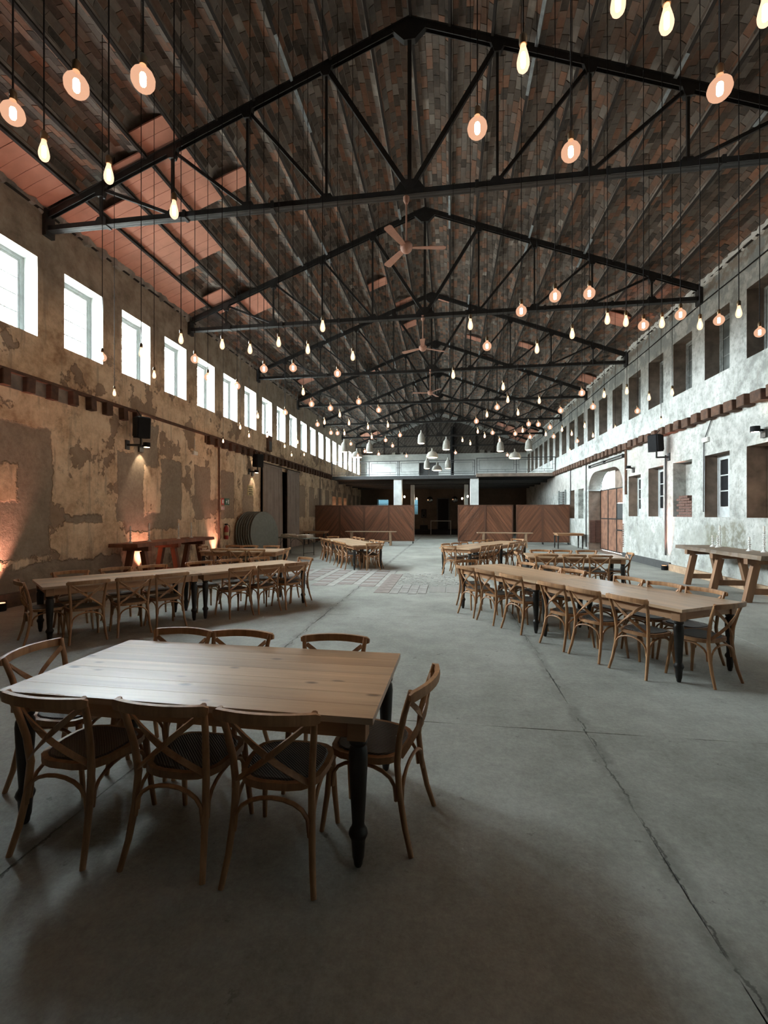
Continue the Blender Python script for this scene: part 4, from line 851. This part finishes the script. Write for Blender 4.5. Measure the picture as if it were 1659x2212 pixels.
# ------------------------------------------------------------------ rustic trestle tables with candlesticks
def rustic(name, x0, x1, y0, y1, H, legm_, topm, label, ys):
    t_ = thing(name, label, 'table', ((x0 + x1) / 2, (y0 + y1) / 2, 0)); w = (x1 - x0) / 2; l = (y1 - y0) / 2
    mb = MB(); n = 22; pr = []
    for i in range(n + 1):
        y = -l + 2 * l * i / n; pr.append((y, w + random.uniform(-.025, .025), w + random.uniform(-.02, .02), H + random.uniform(-.004, .004)))
    for i in range(n):
        (ya, la, ra, za), (yb, lb, rb, zb_) = pr[i], pr[i + 1]
        mb.add([(-la, ya, H - .085), (ra, ya, H - .085), (ra - .012, ya, za), (-la + .012, ya, za), (-lb, yb, H - .085), (rb, yb, H - .085), (rb - .012, yb, zb_), (-lb + .012, yb, zb_)],
               [(0, 1, 5, 4), (3, 7, 6, 2), (0, 4, 7, 3), (1, 2, 6, 5)] + ([(0, 3, 2, 1)] if i == 0 else []) + ([(4, 5, 6, 7)] if i == n - 1 else []))
    part('table_top', mb, topm, t_)
    for y in ys:
        y -= (y0 + y1) / 2
        part('top_bearer', MB().box(-w + .02, w - .02, y - .06, y + .06, H - .20, H - .085), legm_, t_)
        for sx in (-1, 1):
            part('trestle_leg', MB().beam((sx * (w - .04), y, 0), (sx * (w - .2), y, H - .2), .13, .11, (0, 1, 0)), legm_, t_)
        part('foot_bar', MB().box(-w + .12, w - .12, y - .045, y + .045, .16, .27), legm_, t_)
    return t_
rustic('trestle_table', 5.78, 6.62, 9.45, 12.75, .955, 'beam', 'slab', 'thick rustic plank table on timber trestles against the white right wall', (9.95, 11.15, 12.25))
rustic('trestle_table', -8.06, -7.32, 9.85, 13.45, 1.03, 'beam_red', 'beam_red', 'dark red-brown timber trestle table against the left wall', (10.35, 11.6, 12.85))
def candlestick(loc, h_, label, tiers, wax=True):
    t_ = thing('candlestick', label, 'candlestick', loc, random.random() * 3, 'white turned candlesticks')
    pr = [(.055, 0), (.057, .012), (.035, .03), (.016, .06)]; hb = h_ * (.8 if wax else .95); seg = (hb - .06) / tiers
    for i in range(tiers):
        z = .06 + seg * i; pr += [(.012, z + seg * .2), (.024, z + seg * .45), (.014, z + seg * .6), (.013, z + seg * .8), (.034, z + seg * .9), (.034, z + seg * .97)]
    part('stem', MB().lathe(pr, 10), 'white', t_, smooth=40)
    part('candle', MB().lathe([(.018, hb), (.018, h_ - .006), (.012, h_)], 8), 'candle', t_, smooth=40); part('wick', MB().beam((0, 0, h_), (0, 0, h_ + .012), .003, .003), 'black', t_)
candlestick((6.30, 12.05, .955), .28, 'short white candlestick, left one of the trio on the right trestle table', 2)
candlestick((6.42, 11.98, .955), .52, 'tall white candlestick in the middle of the trio on the right trestle table', 5)
candlestick((6.28, 11.80, .955), .29, 'short white candlestick, right one of the trio on the right trestle table', 2)
candlestick((6.32, 10.72, .955), .30, 'short white candlestick standing alone on the right trestle table', 2)
candlestick((6.42, 10.42, .955), .54, 'tall tiered white candlestick at the right edge of the right trestle table', 5)
for (y, h_, lab, t_) in ((10.15, .42, 'leftmost white candlestick on the dark left trestle table', 4), (10.85, .48, 'second candlestick from the left on the dark left trestle table', 3), (12.15, .45, 'third candlestick from the left on the dark left trestle table', 5), (12.8, .46, 'rightmost candlestick on the dark left trestle table', 5)):
    candlestick((-7.72, y, 1.03), h_, lab, t_)
# ------------------------------------------------------------------ folding screens of diagonal boards
def screen(name, x0, y0, x1, y1, npan, label, H=2.27, zb=.13):
    L_ = math.hypot(x1 - x0, y1 - y0); t_ = thing(name, label, 'screen', (x0, y0, 0), math.atan2(y1 - y0, x1 - x0)); pw_ = L_ / npan
    for p in range(npan):
        a, b = p * pw_, (p + 1) * pw_; fr = part('panel_frame', MB().box(a, a + .07, -.03, .03, zb, H).box(b - .07, b, -.03, .03, zb, H).box(a + .07, b - .07, -.03, .03, H - .08, H).box(a + .07, b - .07, -.03, .03, zb, zb + .08), 'screen_frame', t_)
        x_, xx, z_, zz = a + .07, b - .07, zb + .08, H - .08; w, h_ = xx - x_, zz - z_; sg = 1 if p % 2 == 0 else -1; sl = 1.35; bw = .115; step = bw * math.sqrt(1 + sl * sl)
        c0 = -w * sl - h_ * 0
        k = 0; c0 = -sl * w
        while c0 < h_:                      # boards z = sl*x + c, clipped to the panel
            def clip(c):                    # intersections of the line with the rectangle, as (x,z)
                pa = (0, c) if c >= 0 else (-c / sl, 0); pb = (w, sl * w + c) if sl * w + c <= h_ else ((h_ - c) / sl, h_)
                return pa, pb
            c1 = min(c0 + step - .006, h_ - 1e-4); cc = max(c0, -sl * w + 1e-4)
            if c1 > cc:
                (a0, b0), (a1, b1) = clip(cc), clip(c1); poly = [a0]
                if a0[1] == 0 and a1[0] == 0 and a0 != (0, 0): poly = [a0, b0]
                poly = [a0, b0]
                if b0[0] == w and b1[1] == h_: poly.append((w, h_))
                poly += [b1, a1]
                if a0[1] == 0 and a1[0] == 0: poly.append((0, 0))
                if sg < 0: poly = [(w - q, r) for q, r in reversed(poly)]
                m = len(poly); dy = -.006 + random.uniform(-.004, .004)
                mb = MB(); mb.add([(x_ + q, y_, z_ + r) for y_ in (dy - .012, .015) for q, r in poly], [tuple(range(m)), tuple(range(2 * m - 1, m - 1, -1))] + [(i, m + i, m + (i + 1) % m, (i + 1) % m) for i in range(m)])
                # local x along the board so that the grain follows it
                ang = math.atan2(sl * sg, 1); me = mats(mb.mesh('board'), 'screen'); me.transform(Matrix.Rotation(ang, 4, 'Y'))
                link('board', me, fr, None, (0, -ang, 0))
            c0 += step; k += 1
    for p in range(npan + 1):
        x = min(max(p * pw_, .08), L_ - .08); part('caster_bracket', MB().box(x - .02, x + .02, -.16, .16, .07, zb), 'steel', t_)
        for yy in (-.15, .15): part('caster', MB().lathe([(.045, -.015), (.045, .015)], 10, (x, yy, .045), 0), 'black', t_)
screen('board_screen', -8.12, 27.0, -2.06, 27.0, 4, 'wide four-panel screen of dark stained diagonal boards at left')
screen('board_screen', .48, 27.0, 3.62, 27.05, 2, 'two-panel diagonal-board screen right of the centre gap, boards lighter at top left')
screen('board_screen', 3.80, 27.05, 6.72, 27.0, 2, 'two-panel diagonal-board screen standing nearest the right wall')
# ------------------------------------------------------------------ narrow trestle benches, side tables
def longbench(x0, x1, y, label):
    t_ = thing('narrow_table', label, 'table', ((x0 + x1) / 2, y, 0)); l = (x1 - x0) / 2
    for q in range(2): part('plank', MB().bbox(-l, l, -.22 + q * .223, -.003 + q * .223, .74, .785, .004), 'pale_wood', t_)
    for sx in (-1, 1):
        for sy in (-1, 1): part('leg', MB().beam((sx * (l - .32), sy * .19, 0), (sx * (l - .34), sy * .12, .74), .09, .07, (0, 1, 0)), 'pale_wood', t_)
        part('top_bearer', MB().box(sx * (l - .33) - .04, sx * (l - .33) + .04, -.2, .2, .67, .74), 'pale_wood', t_)
    part('stretcher', MB().box(-l + .34, l - .34, -.035, .035, .20, .28), 'pale_wood', t_)
longbench(1.42, 4.22, 24.3, 'narrow pale trestle table in front of the right screens'); longbench(-5.75, -2.9, 25.0, 'narrow pale trestle table in front of the left screen')
def sidetable(x0, x1, y0, y1, label):
    t_ = thing('side_table', label, 'table', (x0, y0, 0)); w, d = x1 - x0, y1 - y0
    part('table_top', MB().bbox(0, w, 0, d, .74, .775, .004), 'apron', t_)
    for a in (.07, w - .07):
        for b in (.07, d - .07): part('leg', MB().lathe([(.02, 0), (.03, .1), (.036, .2), (.028, .25), (.042, .55), (.045, .62), (.045, .66)], 10, (a, b, 0)), 'blackleg', t_, smooth=45); 
    for b in (.06, d - .06): part('apron', MB().box(.05, w - .05, b - .012, b + .012, .66, .74), 'apron', t_)
    for a in (.06, w - .06): part('apron', MB().box(a - .012, a + .012, .07, d - .07, .66, .74), 'apron', t_)
sidetable(5.3, 6.6, 23.7, 24.6, 'small bare table in the corner by the right screen'); sidetable(-8.05, -6.8, 24.4, 25.3, 'small brown table in the corner by the left screen')
# ------------------------------------------------------------------ stack of folded round tables, folding table with linen
ang = R(-62); nrm_ = Vector((math.cos(R(28)) * .97, -.42, .0))
rdisc = MB().lathe([(.895, -.018), (.915, -.014), (.915, .014), (.895, .018)], 40, axis=0)
rd = mats(rdisc.mesh('table_disc', 30), 'round_table'); rrim = mats(MB().lathe([(.916, -.012), (.922, -.008), (.922, .008), (.916, .012)], 40, axis=0).mesh('rim', 30), 'round_edge')
rleg = mats(MB().box(-.055, -.02, -.5, .5, -.3, -.26).box(-.055, -.02, -.5, .5, .26, .3).mesh('folded_leg'), 'darkgrey')
for i in range(7):
    x, y = -8.17 + i * .09, 17.35 + i * .02
    t_ = thing('round_table', 'folded round grey table, %s of the stack leaning on the left wall' % (['innermost', 'second from the wall', 'third from the wall', 'fourth from the wall', 'fifth from the wall', 'sixth from the wall', 'outermost'][i]), 'table', (x + .28, y, .925), 0, 'stacked round tables')
    t_.rotation_euler = (0, R(-5), R(-13))
    link('table_disc', rd, t_); link('rim', rrim, t_); link('folded_leg', rleg, t_)
ft = thing('folding_table', 'grey folding table with wire legs holding folded linen', 'table', (-6.45, 18.75, 0), R(-27))
part('table_top', MB().bbox(-.92, .92, -.38, .38, .71, .745, .01), 'round_table', ft)
for x in (-.7, .7):
    for y in (-.3, .3): part('leg', MB().tube([(x, y, 0), (x, y, .71)], .014, 6), 'darkgrey', ft)
    part('leg_brace', MB().tube([(x, -.3, .12), (x, .3, .12)], .01, 6), 'darkgrey', ft)
    s_ = -1 if x > 0 else 1
    for y in (-.3, .3): part('leg_stay', MB().tube([(x, y, .45), (x + s_ * .12, y, .6), (x + s_ * .42, y, .71)], .009, 6), 'darkgrey', ft)
mw = Matrix.Rotation(R(-27), 4, 'Z')
for i, (dx, n_, lab) in enumerate(((-.55, 4, 'pile of beige folded cloths at the left of the folding table'), (-.02, 3, 'pile of cream folded cloths in the middle of the folding table'), (.52, 4, 'pile of white folded cloths at the right of the folding table'))):
    p = mw @ Vector((dx, 0, 0)); t_ = thing('linen_pile', lab, 'linen', (p.x - 6.45, p.y + 18.75, .745), R(-27))
    for q in range(n_):
        jx, jy = random.uniform(-.02, .02), random.uniform(-.02, .02); z = q * .034
        part('folded_cloth', MB().sweep([(-.24 + jx, jy, z + .017), (-.1, jy, z + .019), (.1, jy, z + .015), (.24 + jx, jy, z + .017)], [(-.20, -.013), (.19, -.015), (.21, 0), (.20, .013), (-.19, .015), (-.215, 0)]), 'linen', t_)
# ------------------------------------------------------------------ curtains
def curtain(y0, y1, label):
    t_ = thing('curtain', label, 'curtain', (XL + .13, y0, 0)); n = int((y1 - y0) / .035); mb = MB(); vs_ = []
    for z, am in ((.03, .075), (1.5, .07), (3.0, .055), (3.92, .035)):
        for i in range(n + 1):
            q = i * .035; vs_.append((am * math.sin(q * 17 + .7 * math.sin(q * 3.1)) + am * .35 * math.sin(q * 31), q, z))
    m = n + 1; fs_ = [(r * m + i, r * m + i + 1, (r + 1) * m + i + 1, (r + 1) * m + i) for r in range(3) for i in range(n)]
    mb.add(vs_, fs_); k = len(vs_); mb.add([(x + .006, y, z) for x, y, z in vs_], [tuple(reversed(f)) for f in fs_]); part('cloth', mb, 'curtain', t_, smooth=70)
    part('heading_tape', MB().box(-.03, .03, 0, y1 - y0, 3.90, 3.96), 'curtain', t_)
curtain(18.95, 21.2, 'long grey-brown curtain left of the black gap in the left wall'); curtain(21.98, 23.85, 'long grey-brown curtain right of the black gap in the left wall')
tag(part('curtain_pole', MB().tube([(XL + .13, 18.7, 4.0), (XL + .13, 24.0, 4.0)], .022, 8), 'steel', smooth=50), 'black curtain pole above the two long curtains', 'pole')
# ------------------------------------------------------------------ loudspeakers, signs, pipes
def speaker(loc, out, label, rz):
    t_ = thing('wall_speaker', label, 'speaker', loc)
    part('bracket_plate', MB().box(-.01, .03, -.07, .07, -.32, -.08) if out > 0 else MB().box(-.03, .01, -.07, .07, -.32, -.08), 'steel', t_); part('bracket_arm', MB().beam((0, 0, -.2), (out * .34, .08, -.2), .05, .05).beam((out * .34, .08, -.22), (out * .34, .08, -.02), .04, .04), 'steel', t_)
    c_ = part('cabinet', MB().bbox(-.17, .17, -.16, .16, -.02, .52, .03), 'black', t_, loc=(out * .36, .08, 0), rot=(0, R(5 * out), rz))
    part('grille', MB().box(-.15, .15, -.175, -.16, .02, .48), 'black', c_); part('hanger', MB().beam((out * .36, .1, .5), (out * .2, .1, .72), .02, .02), 'steel', t_)
speaker((XL, 10.65, 3.72), 1, 'black loudspeaker on a bracket on the left wall, nearer one', R(-35)); speaker((XL, 17.85, 3.70), 1, 'black loudspeaker on the left wall beside the curtain', R(-35)); speaker((XR, 15.3, 3.72), -1, 'black loudspeaker on a bracket on the white right wall', R(35))
fe = thing('fire_extinguisher', 'red fire extinguisher hanging on the left wall', 'extinguisher', (XL + .09, 15.75, .82))
part('cylinder', MB().lathe([(.07, 0), (.078, .02), (.078, .40), (.06, .46), (.03, .49), (.025, .52)], 14), 'red', fe, smooth=50); part('valve', MB().box(-.03, .03, -.07, .05, .52, .57), 'black', fe); part('label_band', MB().lathe([(.0795, .14), (.0795, .26)], 14), 'plaque', fe, smooth=50)
part('hose', MB().tube([(0, .04, .54), (.07, .1, .5), (.08, .1, .3), (.07, .09, .1)], .012, 6), 'black', fe)
sg_ = thing('exit_sign', 'green exit pictogram sign on the left wall', 'sign', (XL + .012, 15.95, 2.2)); part('board', MB().box(-.01, .01, -.17, .17, -.12, .12), 'green', sg_)
part('door_mark', MB().box(.01, .013, .06, .13, -.08, .08), 'white', sg_); part('running_figure', MB().beam((.0115, -.1, .0), (.0115, .0, .0), .004, .03).beam((.0115, -.05, -.07), (.0115, -.02, .05), .004, .03).box(.01, .013, -.03, .0, .055, .085), 'white', sg_)
s2 = thing('fire_sign', 'small red and white fire sign left of the exit sign', 'sign', (XL + .012, 15.62, 2.2)); part('board', MB().box(-.01, .01, -.09, .09, -.12, .12), 'signred', s2); part('pictogram', MB().box(.01, .013, -.05, .05, -.07, .07), 'white', s2)
s3 = thing('fire_sign', 'smaller red and white notice below the fire sign', 'sign', (XL + .012, 15.64, 1.96)); part('board', MB().box(-.01, .01, -.09, .09, -.06, .06), 'white', s3)
for z in (-.035, 0, .035): part('print_line', MB().box(.01, .012, -.07, .07, z - .008, z + .008), 'signred', s3)
s4 = thing('wall_plaque', 'yellowish plaque with dark lettering under the far left sconce', 'plaque', (XL + .012, 17.95, 2.72)); part('board', MB().box(-.01, .012, -.26, .26, -.22, .22), 'plaque', s4); part('border', MB().box(.012, .016, -.24, .24, .185, .20).box(.012, .016, -.24, .24, -.2, -.185), 'ink', s4)
for z, w in ((.13, .2), (.04, .17), (-.05, .2), (-.14, .15)):
    for q in range(7): part('letter', MB().box(.012, .016, -w + q * w * .3, -w + q * w * .3 + w * .2, z - .028, z + .028), 'ink', s4)
def pipe(pts, r, label, mat='stub'):
    tag(part('wall_pipe', MB().tube(pts, r, 6), mat, smooth=50), label, 'pipe')
pipe([(XL + .04, 15.32, .3), (XL + .04, 15.32, 4.2)], .03, 'rusty vertical pipe on the left wall by the extinguisher'); pipe([(XR - .04, 15.47, .45), (XR - .04, 15.47, 3.6)], .028, 'dark vertical pipe on the right wall below the loudspeaker', 'darkgrey')
pipe([(XR - .03, 12.95, 4.2), (XR - .03, 13.12, 3.95), (XR - .03, 13.3, 3.7), (XR - .03, 13.32, 1.8)], .014, 'thin bent cable running down beside the grey casement', 'darkgrey'); pipe([(XR - .03, 18.75, 2.5), (XR - .03, 18.75, 4.3)], .05, 'rusty downpipe between the door and the pale casement')
pipe([(XR - .03, 23.95, .1), (XR - .03, 23.95, 4.2)], .025, 'dark pipe left of the arched doorway', 'darkgrey'); pipe([(XR - .03, 26.9, 2.3), (XR - .03, 26.9, 4.2)], .025, 'thin grey pipe on the right wall above the right screen', 'darkgrey')
pipe([(XL + .03, 28.2, 2.3), (XL + .03, 28.2, 4.2)], .02, 'thin dark pipe on the far left wall above the screen', 'darkgrey')
pipe([(XR - .03, y, 7.42 + .02 * math.sin(y)) for y in np.linspace(7.5, 41, 40)], .012, 'black cable strung along the top of the right wall', 'black')
cw_ = thing('wall_clock_box', 'rust-brown wooden box fixed above the left curtain', 'box', (XL + .06, 19.85, 4.95)); part('case', MB().bbox(-.06, .06, -.2, .2, -.35, .35, .01), 'stub', cw_); part('opening', MB().box(.06, .066, -.13, .13, -.28, .1), 'darkgrey', cw_)
em = thing('emergency_light', 'small white emergency light on the left wall', 'light', (XL + .03, 13.75, 3.72)); part('housing', MB().bbox(-.03, .04, -.13, .13, -.06, .06, .012), 'white', em); part('diffuser', MB().box(.04, .05, -.11, .11, -.045, .045), 'candle', em); part('conduit', MB().beam((0, 0, .06), (0, 0, .45), .012, .012), 'white', em)
em = thing('emergency_light', 'small white emergency light on the right wall below the joist stubs', 'light', (XR - .03, 13.2, 3.72)); part('housing', MB().bbox(-.04, .03, -.13, .13, -.06, .06, .012), 'white', em); part('diffuser', MB().box(-.05, -.04, -.11, .11, -.045, .045), 'candle', em)
# ------------------------------------------------------------------ floor uplights washing the walls
def uplight(x, y, sg, label, power, cone=58):
    t_ = thing('floor_uplight', label, 'uplight', (x, y, 0)); part('body', MB().lathe([(.08, 0), (.085, .02), (.085, .13), (.07, .14)], 12), 'black', t_, smooth=45); part('lens', MB().lathe([(.065, .14), (.065, .145)], 12), 'lamp_orange', t_)
    part('handle', MB().tube([(0, -.1, .06), (0, -.1, .17), (0, .1, .17), (0, .1, .06)], .008, 6), 'black', t_)
    spot('uplight_beam', (x, y, .17), (x + sg * .16, y, 2.2), (1, .45, .33), power, cone, .8, .05)
uplight(XL + .20, 7.15, -1, 'glowing orange uplight at the foot of the left wall, image edge', 480); uplight(XL + .16, 11.1, -1, 'orange uplight under the dark left trestle table', 300); uplight(XL + .18, 15.0, -1, 'orange uplight by the rusty pipe on the left wall', 260)
uplight(XR - .15, 15.30, 1, 'orange uplight under the right wall loudspeaker', 1000, 34); uplight(XR - .15, 9.9, 1, 'orange uplight behind the right trestle table', 900, 36)
# ------------------------------------------------------------------ ceiling fans
fn = Proto(); fn.add('down_rod', MB().tube([(0, 0, .08), (0, 0, .92)], .016, 8), 'fan', 50); fn.add('canopy_cup', MB().lathe([(.03, .80), (.055, .86), (.06, .95)], 12), 'fan', 40)
fn.add('motor', MB().lathe([(.02, -.10), (.06, -.085), (.095, -.05), (.115, 0), (.115, .04), (.07, .09), (.02, .11)], 18), 'fan', 45)
for a in (12, 132, 252):
    mb = MB(); ol = [(.10, -.04), (.22, -.055), (.68, -.075), (.72, -.05), (.72, .05), (.68, .075), (.22, .055), (.10, .04)]; mb.prism(ol, -.004, .004)
    fn.add('blade', mb, 'fan', rot=(R(9), 0, R(a)))
for i in range(3): fn.make('ceiling_fan', 'pinkish three-blade ceiling fan hanging from the %s roof truss' % ORD[i], 'fan', (XC - .06, TY[i], CAM_H + 4.86 + .04 * i), R((-4, 20, 55)[i]), 'ceiling fans')
# ------------------------------------------------------------------ concrete pendant lamps before the gallery
def pendant(x, y, z, kind, label):
    t_ = thing('pendant_lamp', label, 'pendant lamp', (x, y, z), 0, 'concrete pendant lamps')
    if kind == 0: pr = [(.155, 0), (.155, .02), (.145, .2), (.12, .34), (.06, .42), (.035, .45), (.03, .54)]
    else: pr = [(.26, 0), (.255, .03), (.235, .12), (.17, .22), (.06, .27), (.035, .30), (.03, .40)]
    inn = [(r * .93, zz) for r, zz in reversed(pr[:4])]
    part('shade', MB().lathe(pr, 18), 'concrete_shade', t_, smooth=50); part('lamp_face', MB().lathe([(pr[0][0] * .8, -.006), (pr[0][0] * .8, -.002)], 14), 'lamp_white', t_)
    part('cord', MB().beam((0, 0, pr[-1][1]), (0, 0, zvault(x) + .25 - z), .008, .008), 'black', t_)
for x, y, z, k, lab in ((-4.49, 19.2, 4.42, 0, 'tall grey pendant furthest left in front of the windows'), (-4.05, 19.8, 4.25, 1, 'wide grey pendant third from left group, with bulb before it'), (-3.42, 19.4, 4.40, 0, 'tall grey pendant right of the wide left one'), (-1.15, 18.8, 4.65, 0, 'tall grey pendant highest of the centre group'), (-.72, 19.3, 4.12, 1, 'wide grey pendant in the middle of the centre group'),
                         (-.13, 19.0, 4.40, 0, 'tall grey pendant right of the centre group, upper'), (-1.1, 22.5, 3.98, 0, 'small tall grey pendant lower left of the centre group'), (-.62, 22.9, 3.92, 1, 'small wide grey pendant lowest in the centre group'), (-.08, 22.6, 3.98, 0, 'small tall grey pendant lower right of the centre group'),
                         (2.13, 19.8, 4.40, 0, 'tall grey pendant on the right, below a bulb'), (2.74, 19.9, 4.10, 1, 'wide grey pendant on the right in front of the railing'), (3.27, 19.7, 4.42, 0, 'tall grey pendant furthest right near the right windows')):
    pendant(x, y, z, k, lab)
# ------------------------------------------------------------------ hanging filament bulbs
globe_pr = [(.001, -.0625)] + [(.0625 * math.sin(R(a)), -.0625 * math.cos(R(a))) for a in range(20, 150, 15)] + [(.026, .058), (.017, .075), (.016, .085)]
pear_pr = [(.001, -.062), (.016, -.059), (.026, -.048), (.032, -.03), (.033, -.012), (.029, .012), (.022, .04), (.016, .062), (.014, .08)]
def bulb_proto(pr, fr, fh, gm):
    p = Proto(); p.add('glass', MB().lathe(pr, 14), gm, 60); p.add('filament', MB().lathe([(fr * .8, -fh), (fr, -fh * .7), (fr, fh * .7), (fr * .8, fh)], 8), 'filament'); p.add('socket', MB().lathe([(.019, .078), (.021, .085), (.021, .125), (.010, .14)], 10), 'brass', 40); return p
GL, PE = bulb_proto(globe_pr, .017, .032, 'bulb_glass'), bulb_proto(pear_pr, .013, .036, 'pear_glass')
cordm = {}
def unproj(px, py, z): d = F_PX * (CAM_H - z) / (py - 1110.0); xc = (px - 829.5) / F_PX * d; return xc * cs - d * sn, xc * sn + d * cs
def bulb(px, py, kind, label, group=None, z=None):
    z = z or CAM_H + 2.40 + random.uniform(-.05, .05); x, y = unproj(px, py, z); P_ = GL if kind == 'G' else PE
    t_ = P_.make('hanging_bulb', label, 'bulb', (x, y, z), 0, group); part('cord', MB().beam((0, 0, .135), (0, 0, max(.3, zvault(x) + .25 - z)), .007, .007), 'black', t_)
g1 = 'hanging filament bulbs'
for px, py, k, lab in ((28, 245, 'G', 'globe bulb at the far left edge, highest on that side but two'), (165, 185, 'G', 'large globe bulb second from the left at the upper left'), (309, 172, 'G', 'large globe bulb third from the left at the upper left'), (95, 328, 'P', 'pear-shaped bulb left, before the terracotta boards'), (235, 378, 'P', 'pear-shaped bulb before the left end of the first truss'), (376, 455, 'P', 'pear-shaped bulb before the bottom chord of the first truss, left'),
                       (1031, 277, 'G', 'large globe bulb right of the first truss king post'), (1233, 328, 'G', 'large globe bulb above the bottom chord of the first truss, right'), (1130, 130, 'P', 'pear bulb before the right top chord of the first truss'), (1440, 45, 'P', 'pear bulb at the upper right, above the first truss'), (1335, 5, 'P', 'pear bulb cut by the top edge at right'), (1555, 192, 'G', 'largest globe bulb at the right, on the top chord'), (1653, 28, 'P', 'pear bulb in the upper right corner')):
    bulb(px, py, k, lab, g1)
for i, (px, py, k) in enumerate(((1312, 690, 'P'), (1352, 695, 'P'), (1390, 703, 'G'), (1430, 698, 'P'), (1470, 680, 'G'), (1512, 702, 'P'), (1553, 692, 'G'), (1596, 675, 'P'), (1641, 718, 'G'))):
    bulb(px, py, k, '%s bulb from the left in the row of nine before the upper right windows' % ORD[i], g1)
for px, py, k, lab in ((1126, 672, 'G', 'globe bulb on the second truss chord, left of a close pair'), (1199, 640, 'G', 'globe bulb above the second truss chord, left of the pair'), (1273, 634, 'G', 'globe bulb above the second truss chord, right of the pair'), (1016, 702, 'P', 'bulb just below the second truss chord near the ridge'), (697, 706, 'P', 'bulb on the second truss chord left of the fan'), (391, 733, 'P', 'bulb at the left wall below the end of the second truss'), (221, 772, 'G', 'globe bulb before the far jamb of the second left window'), (305, 762, 'P', 'bulb inside the outline of the third left window'), (333, 810, 'P', 'bulb between the third and fourth left windows'), (247, 849, 'P', 'lone low bulb on the left wall above the loudspeaker'),
                       (979, 810, 'P', 'bulb just right of the ridge under the third truss'), (762, 770, 'P', 'bulb left of the second fan on the third truss'), (1236, 722, 'P', 'bulb on the right top chord of the third truss')):
    bulb(px, py, k, lab, g1)
rest = [(1052, 748, 'G'), (1160, 754, 'P'), (1087, 836, 'P'), (480, 745, 'P'), (540, 755, 'P'), (602, 740, 'P'), (665, 755, 'P'), (570, 797, 'G'), (633, 795, 'G'), (729, 807, 'G'), (421, 776, 'G'), (449, 815, 'G'), (512, 834, 'G'), (655, 847, 'P'), (673, 873, 'G'), (714, 882, 'G'), (775, 868, 'G'), (734, 896, 'P'), (754, 914, 'P'), (701, 912, 'P'), (686, 917, 'G'), (715, 935, 'G'), (729, 936, 'G'), (744, 936, 'P'), (795, 923, 'P'), (838, 919, 'P'), (818, 886, 'G'), (803, 944, 'P'), (864, 940, 'G'), (833, 951, 'G'), (848, 963, 'G'),
        (519, 923, 'P'), (538, 941, 'P'), (577, 941, 'P'), (615, 964, 'P'), (630, 983, 'P'), (657, 982, 'P'), (616, 891, 'G'), (557, 899, 'P'), (643, 955, 'P'), (758, 959, 'G'), (788, 975, 'G'), (818, 981, 'G'), (878, 985, 'G'), (773, 984, 'G'), (482, 953, 'P'), (1097, 864, 'P'), (1074, 880, 'G'), (1052, 896, 'P'), (1119, 892, 'P'), (1165, 866, 'P'), (1257, 849, 'G'), (1211, 887, 'G'), (1281, 879, 'G'), (1029, 910, 'G'), (1142, 916, 'G'), (1163, 917, 'G'), (1188, 923, 'G'), (1032, 932, 'P'), (1047, 942, 'P'), (1064, 935, 'G'), (1113, 937, 'G'), (1129, 930, 'P'), (1145, 944, 'G'), (1179, 938, 'P'), (1196, 943, 'G'), (1214, 928, 'P'), (1235, 937, 'P'), (1247, 953, 'G'), (1263, 920, 'P'), (1281, 941, 'P'), (1231, 974, 'P'), (999, 951, 'P'), (1016, 958, 'P'), (1079, 951, 'P'), (984, 978, 'G'), (1096, 983, 'G'), (1305, 853, 'P'), (1354, 845, 'P'), (1402, 859, 'P'), (1452, 848, 'P'), (1377, 888, 'G'), (1329, 925, 'P'), (1428, 910, 'P')]
def nth(i): return '%d%s' % (i, 'th' if 10 <= i % 100 <= 20 else {1: 'st', 2: 'nd', 3: 'rd'}.get(i % 10, 'th'))
for lo, hi, where, grp in ((0, 840, 'in the far crowd left of the ridge', 'far bulbs left of the ridge'), (840, 1200, 'in the far crowd right of the ridge', 'far bulbs right of the ridge'), (1200, 1659, 'before the receding right windows', 'far bulbs along the right wall')):
    for i, (px, py, k) in enumerate(sorted(q for q in rest if lo <= q[0] < hi)):
        bulb(px, py, k, 'small glowing %s bulb, %s from the left %s' % ('globe' if k == 'G' else 'pear-shaped', nth(i + 1), where), grp)
